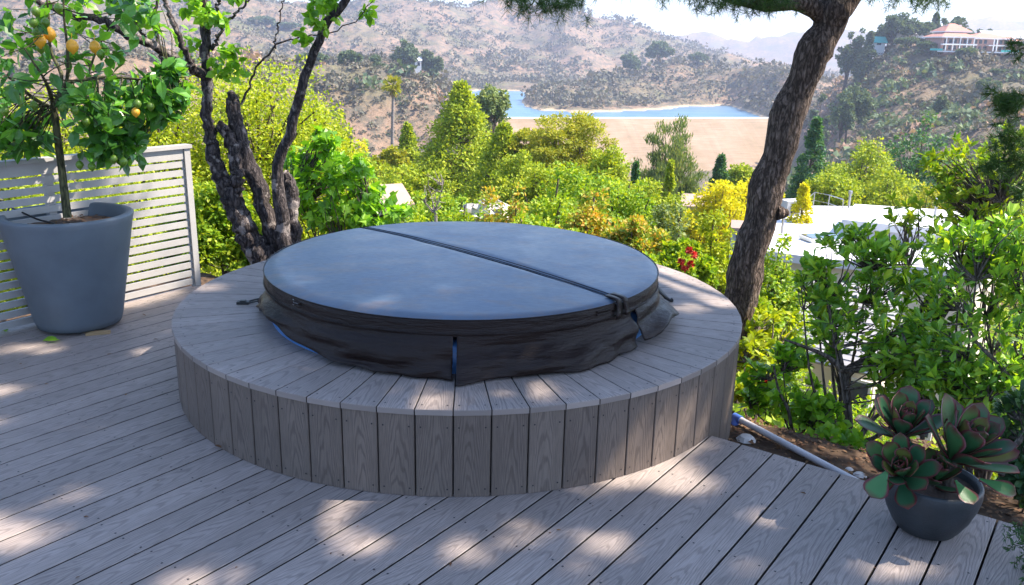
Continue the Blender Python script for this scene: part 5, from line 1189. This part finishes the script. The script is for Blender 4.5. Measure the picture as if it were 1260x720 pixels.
upp = [on(x, y, ZU)[:2] for x, y in ((1036, 270), (1052, 251), (1188, 260), (1222, 284), (1128, 280))]
c0 = np.array(low).mean(0)
o = thing("white_roofed_house", (c0[0], c0[1], gz(*c0)), "low modern house with broad flat white roofs below the deck on the right", "house")
b = MB(); prism(b, low, ZL, .28); b.build("lower_roof", "roof_white", o)
b = MB(); prism(b, upp, ZU, .26); b.build("upper_roof", "roof_white", o)
b = MB(); prism(b, inset(upp, .93), ZU - .262, ZL * -1 + ZU - .262 - .004); b.build("clerestory", "wall_grey", o)
b = MB(); prism(b, inset(low, .93), ZL - .283, 6.0); b.build("wall", "wall_cream", o)
b = MB(); q = on(972, 264, ZL); box(b, (q[0], q[1], ZL + .30), (.75, .6, .6), rotz(.3)); box(b, (q[0] + .1, q[1] - .32, ZL + .32), (.4, .03, .4), rotz(.3), 1); ac = b.build("air_conditioner", ["wall_grey", "joist_and_shaded_gap"], o)
b = MB()
pts_ = [on(x, y, ZL) for x, y in ((985, 272), (1000, 258), (1018, 262), (1035, 268))]
for q in pts_: tube(b, [q + [0, 0, .005], q + [0, 0, .75]], .02, 6)
tube(b, [q + [0, 0, .74] for q in pts_], .02, 6); tube(b, [q + [0, 0, .4] for q in pts_], .014, 6); b.build("railing", "metal_grey", o)
for (x, y) in ((1044, 252), (962, 283), (1150, 262)):
    b = MB(); zq = ZU if x > 1040 else ZL; q = on(x, y + 4, zq); tube(b, [q + [0, 0, .005], q + [0, 0, .55]], .05, 8); tube(b, [q + [0, 0, .55], q + [0, 0, .66]], .08, 8); b.build("vent_pipe", "metal_grey", o)
for k, (x, y) in enumerate(((1005, 296), (1030, 297), (1190, 296))):
    b = MB(); q = on(x, y, ZL); box(b, (q[0], q[1], ZL + .09), (.95, .8, .12), rotz(.25)); box(b, (q[0], q[1], ZL + .165), (.85, .7, .03), rotz(.25), 1); b.build("skylight", ["trim_white", "glass_dark"], o)
# shingle-roofed cottage nearer below the deck
e = [on(960, 432, -4.85), on(1088, 462, -4.85)]; rd = [on(1000, 346, -3.75), on(1112, 352, -3.75)]
c0 = (e[0] + e[1] + rd[0] + rd[1]) / 4
o = thing("cottage", (c0[0], c0[1], gz(c0[0], c0[1])), "cream walled cottage with sloping pale shingle roof behind the foreground shrubs", "house")
b = MB(); far_ = [2 * rd[0] - e[0], 2 * rd[1] - e[1]]; far_ = [q * [1, 1, 0] + [0, 0, -4.85] for q in far_]
nrow = 16
for sA, sB in ((e, rd), (far_, rd)):
    for r_ in range(nrow):
        t0_, t1_ = r_ / nrow, (r_ + 1) / nrow; up_ = np.array([0, 0, .022])
        a_, b_ = sA[0] * (1 - t0_) + sB[0] * t0_ + up_, sA[1] * (1 - t0_) + sB[1] * t0_ + up_; c_, d_ = sA[1] * (1 - t1_) + sB[1] * t1_, sA[0] * (1 - t1_) + sB[0] * t1_
        b.add([a_, b_, c_, d_, a_ - up_ * 1.6, b_ - up_ * 1.6], np.array([[0, 1, 2, 3], [4, 5, 1, 0]]))
b.build("shingle_roof", "roof_slate", o)
b = MB(); ed = unit(e[1] - e[0]); tube(b, [e[0] - [0, 0, .05], e[1] - [0, 0, .05]], .045, 6); b.build("gutter", "metal_grey", o)
b = MB(); wc = [e[0] + ed * .3 + (rd[0] - e[0]) * .2, e[1] - ed * .2 + (rd[1] - e[1]) * .2, far_[1] - ed * .2, far_[0] + ed * .3]
prism(b, [q[:2] for q in wc], -4.92 + .1, 5.0); b.build("wall", "wall_cream", o)
wn = np.array([ed[1], -ed[0], 0]); wo = (wc[0] * [1, 1, 0])
axw = np.array([[ed[0], ed[1], 0], [wn[0], wn[1], 0], [0, 0, 1]])
for t_, w_, h_, mt_ in ((1.35, .55, .9, 1), (2.6, .7, .8, 0)):
    b = MB(); c_ = wo + ed * t_ + wn * .03 + [0, 0, -5.75]; box(b, c_, (w_ + .12, .05, h_ + .12), axw, 0); fo = b.build("window", "trim_white", o)
    b = MB(); box(b, c_ + wn * .03, (w_, .02, h_), axw); b.build("pane", "glass_dark", fo)
# garden wall building with a blue-grey window left of the cottage
a0_, a1_ = at(902, 450, 17.6), at(962, 452, 17.6); o = thing("garage", (a0_[0], a0_[1], gz(a0_[0], a0_[1])), "white walled outbuilding with blue-grey window just right of the surround", "outbuilding")
zt_ = a0_[2] + .05; pl = [a0_[:2], a1_[:2], a1_[:2] + [0.3, 2.5], a0_[:2] + [.3, 2.5]]
b = MB(); prism(b, pl, zt_, 4.5); b.build("wall", "trim_white", o); b = MB(); prism(b, inset(pl, 1.12), zt_ + .14, .13); b.build("roof", "roof_white", o)
b = MB(); q = at(926, 466, 17.55); box(b, q, (.62, .06, .34)); fo = b.build("window", "trim_white", o); b = MB(); box(b, q - [0, .035, 0], (.54, .02, .26)); b.build("pane", "glass_dark", fo)
def house(name, label, x, y, Y, w_, d_, h_, rise, wallm, roofm, rot=0.0, nwin=2, cat="house", sink=3.0, eave=.4, group=None):
    """gabled house whose eave front centre stands at photograph position x, y, distance Y"""
    c = at(x, y, Y); ax = rotz(rot); o = thing(name, (c[0], c[1], c[2] - h_), label, cat, group)
    def W(a, b_, z_): return c + ax[0] * a + ax[1] * b_ + [0, 0, z_]
    b = MB(); box(b, W(0, d_ / 2, -h_ / 2 - sink / 2), (w_, d_, h_ + sink), ax)
    b.add([W(-w_ / 2, 0, 0), W(-w_ / 2, d_, 0), W(-w_ / 2, d_ / 2, rise * .96), W(w_ / 2, 0, 0), W(w_ / 2, d_, 0), W(w_ / 2, d_ / 2, rise * .96)], [(0, 2, 1), (3, 4, 5)]); b.build("wall", wallm, o)
    b = MB(); e_ = eave; t_ = .18; zl = -e_ * rise / (d_ / 2)
    A_ = [W(-w_ / 2 - e_, -e_, zl), W(w_ / 2 + e_, -e_, zl), W(w_ / 2 + e_, d_ / 2, rise), W(-w_ / 2 - e_, d_ / 2, rise), W(w_ / 2 + e_, d_ + e_, zl), W(-w_ / 2 - e_, d_ + e_, zl)]
    V = A_ + [p + [0, 0, t_] for p in A_]
    b.add(V, np.array([[6, 7, 8, 9], [9, 8, 10, 11], [0, 3, 2, 1], [3, 5, 4, 2], [0, 1, 7, 6], [1, 2, 8, 7], [2, 4, 10, 8], [4, 5, 11, 10], [5, 3, 9, 11], [3, 0, 6, 9]])); b.build("roof", roofm, o)
    for k in range(nwin):
        t = -w_ / 2 + w_ * (k + .5) / nwin; b = MB(); box(b, W(t, -.04, -h_ * .45), (min(1.6, w_ / nwin * .5), .1, h_ * .42), ax); b.build("window", "glass_dark", o)
    return o
house("small_house", "small tan roofed house below the deck right of the heart-leaved bush", 484, 256, 30, 1.3, 2.2, .8, .5, "wall_cream", "roof_tan", .5, 1, eave=.12)
house("small_house", "pale pink walled hut glimpsed below the plumed tree", 858, 258, 38, 1.3, 2.2, 1.0, .35, "wall_pink", "roof_tan", -.2, 1, eave=.1)
house("small_house", "little grey-white roof beside the golden shrub and pine trunk", 912, 288, 24, .55, .8, .15, .14, "wall_grey", "roof_tan", -.25, 1, eave=.03)
house("hill_house", "small white house on the mid hillside below the ridge left of centre", 512, 74, 425, 5.0, 6, 4.0, 2.2, "trim_white", "roof_white", .2, 2)
# the hilltop mansion
c = at(1198, 62, 296); o = thing("mansion", (c[0], c[1], c[2]), "large pink mansion with clay roofs and white balconies on the right hilltop", "mansion")
def mx(x, dy, z_): q = at(x, 62, 296); return np.array([q[0], 296 + dy, c[2] + z_ * .62])
def blk(name, x0, x1, z0, z1, d0, d1, mat, parent=o):
    b = MB(); p_, q_ = mx(x0, d0, z0), mx(x1, d1, z1); box(b, (p_ + q_) / 2, np.abs(q_ - p_)); return b.build(name, mat, parent)
blk("wall", 1157, 1197, -3, 6.3, 0, 12, "wall_pink"); blk("wall", 1197.5, 1244, -3, 6.0, 2, 14, "wall_pink"); blk("wall", 1168, 1194, 6.4, 9.3, 4, 12, "wall_pink"); blk("wall", 1244.5, 1262, -3, 5.0, 5, 14, "wall_pink")
def hip(name, x0, x1, z0, rise, d0, d1, mat="roof_clay"):
    a_, b_ = mx(x0, d0, z0), mx(x1, d1, z0); ym = (a_[1] + b_[1]) / 2; ins_ = min((b_[0] - a_[0]) / 2.5, (b_[1] - a_[1]) / 2); b = MB(); t_ = .35
    V = [a_, (b_[0], a_[1], a_[2]), b_, (a_[0], b_[1], a_[2]), (a_[0] + ins_, ym, a_[2] + rise), (b_[0] - ins_, ym, a_[2] + rise)]; V = [np.array(v) for v in V]
    b.add(V, [(0, 1, 5, 4), (1, 2, 5), (2, 3, 4, 5), (3, 0, 4)]); b.add([V[0], V[1], V[2], V[3]] + [v - [0, 0, t_] for v in V[:4]], np.array([[4, 5, 1, 0], [5, 6, 2, 1], [6, 7, 3, 2], [7, 4, 0, 3], [7, 6, 5, 4]]), 1); b.build(name, [mat, "trim_white"], o)
hip("roof", 1154, 1199, 6.75, 2.2, -1.5, 13); hip("roof", 1196, 1248, 6.45, 1.8, .5, 15); hip("roof", 1164, 1198, 9.7, 2.6, 2.5, 13.5); hip("roof", 1242, 1266, 5.4, 1.5, 4, 15)
for x0 in (1160, 1166, 1172, 1178, 1184, 1190, 1201, 1207, 1213, 1226, 1232, 1238, 1247, 1252):
    d_ = -.15 if x0 < 1197 else (1.85 if x0 < 1244 else 4.85)
    for z0 in (.2, 3.5): blk("window", x0, x0 + 3.4, z0, z0 + 2.0, d_, d_ + .2, "glass_dark")
for x0 in (1160.5, 1169, 1177.5, 1186, 1194.5, 1219, 1223, 1243): blk("column", x0, x0 + .8, -1, 6.3, -1.3, -.9, "trim_white")
blk("balcony", 1156, 1198, 2.5, 3.1, -1.8, -.16, "trim_white"); blk("balcony", 1215, 1244, 2.4, 2.9, -.5, 1.84, "trim_white"); blk("terrace", 1150, 1262, -1.2, -.6, -6, -1.9, "trim_white")
for x0, x1 in ((1135, 1150), (1168, 1182), (1221, 1243)): blk("glass_fence", x0, x1, -.55, .5, -5.6, -5.4, "canvas_teal")
for k in range(3): blk("chimney", 1174 + 8 * k, 1175.5 + 8 * k, 10.5, 13.2, 7, 8.5, "trim_white")
house("hill_house", "long grey house with dormers at the right end of the hilltop", 1240, 47, 325, 16, 9, 5, 2.4, "wall_grey", "wall_grey", 0, 6)
house("hill_house", "white house among the hilltop trees left of the mansion", 1125, 42, 335, 9, 8, 6, 1.5, "trim_white", "roof_white", .1, 3)
house("hill_pavilion", "turquoise canopy pavilion at the left of the hilltop trees", 1082, 51, 335, 4.6, 4, 2.0, 1.6, "trim_white", "canvas_teal", 0, 1, cat="pavilion", eave=.7)
HT = [(1048, 36, 22, 340, 0), (1062, 28, 20, 335, 0), (1072, 40, 15, 330, 2), (1086, 30, 24, 345, 1), (1100, 26, 20, 340, 0), (1112, 13, 38, 335, 1), (1128, 30, 24, 330, 0), (1142, 24, 22, 345, 0), (1153, 18, 14, 350, 2), (1163, 20, 16, 345, 0), (1179, 21, 26, 335, 1), (1192, 36, 20, 330, 0), (1206, 33, 18, 340, 0), (1218, 38, 14, 338, 2),
      (1122, 48, 30, 310, 0), (1142, 52, 20, 300, 1), (1190, 60, 18, 288, 0), (1050, 103, 44, 235, 0), (1040, 118, 28, 225, 1), (1012, 108, 20, 260, 0), (812, 52, 26, 690, 0), (776, 66, 16, 640, 0), (858, 67, 20, 700, 1), (497, 48, 24, 415, 1), (530, 64, 22, 430, 0), (466, 3, 14, 1180, 1), (478, 1, 12, 1190, 0), (496, 2, 10, 1200, 1), (1240, 88, 34, 270, 1), (1215, 96, 26, 240, 0), (1160, 118, 18, 220, 1),
      (386, 66, 30, 300, 0), (430, 62, 26, 310, 1), (462, 66, 20, 330, 0), (352, 30, 30, 900, 1), (322, 22, 26, 900, 0)]
kinds_ = ["rounded grey-green tree", "dense dark hillside tree", "slim pointed hill tree"]
where = lambda x, y, Y: ("on the far skyline" if Y > 800 else "on the hill behind the reservoir" if Y > 600 else "on the left hillside" if x < 560 else "on the hilltop by the mansion" if y < 62 else "on the right hillside slope")
fam = {}
for q in sorted(HT): fam.setdefault((q[4], where(q[0], q[1], q[3])), []).append(q)
for x, yt, wp, Y, k in HT:
    L_ = fam[(k, where(x, yt, Y))]; g_ = f"{kinds_[k]}s {where(x, yt, Y)}"
    lab = f"{kinds_[k]} {where(x, yt, Y)}" + (f", {ORD[L_.index((x, yt, wp, Y, k))]} of {len(L_)}" if len(L_) > 1 else "")
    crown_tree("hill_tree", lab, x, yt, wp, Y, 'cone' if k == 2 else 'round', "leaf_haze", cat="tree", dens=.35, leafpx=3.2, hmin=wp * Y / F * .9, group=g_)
# crumbs of leaf and needle blown onto the boards
n_ = 150; u_ = G.uniform(-5.0, .2, n_); v_ = G.uniform(.4, VEND - .02, n_); P2 = np.outer(u_, ND) + np.outer(v_, DD); ok = (np.hypot(*(P2 - TUB).T) > RO + .03) & (np.hypot(*(P2 - PC).T) > .3); P2 = P2[ok]; n_ = len(P2)
b = MB(); s_ = .006 + .02 * G.random(n_) ** 3; leaves(b, np.column_stack([P2, np.full(n_, .003)]), rdir(n_) * [1, 1, .12], unit(rdir(n_) * .3 + [0, 0, 1.]), s_ * 1.3, s_ * .55, T_OVAL)
tag(b.build("deck_litter", "litter"), "tiny leaf crumbs and dry needles scattered on the deck boards", "leaf litter", kind="stuff")
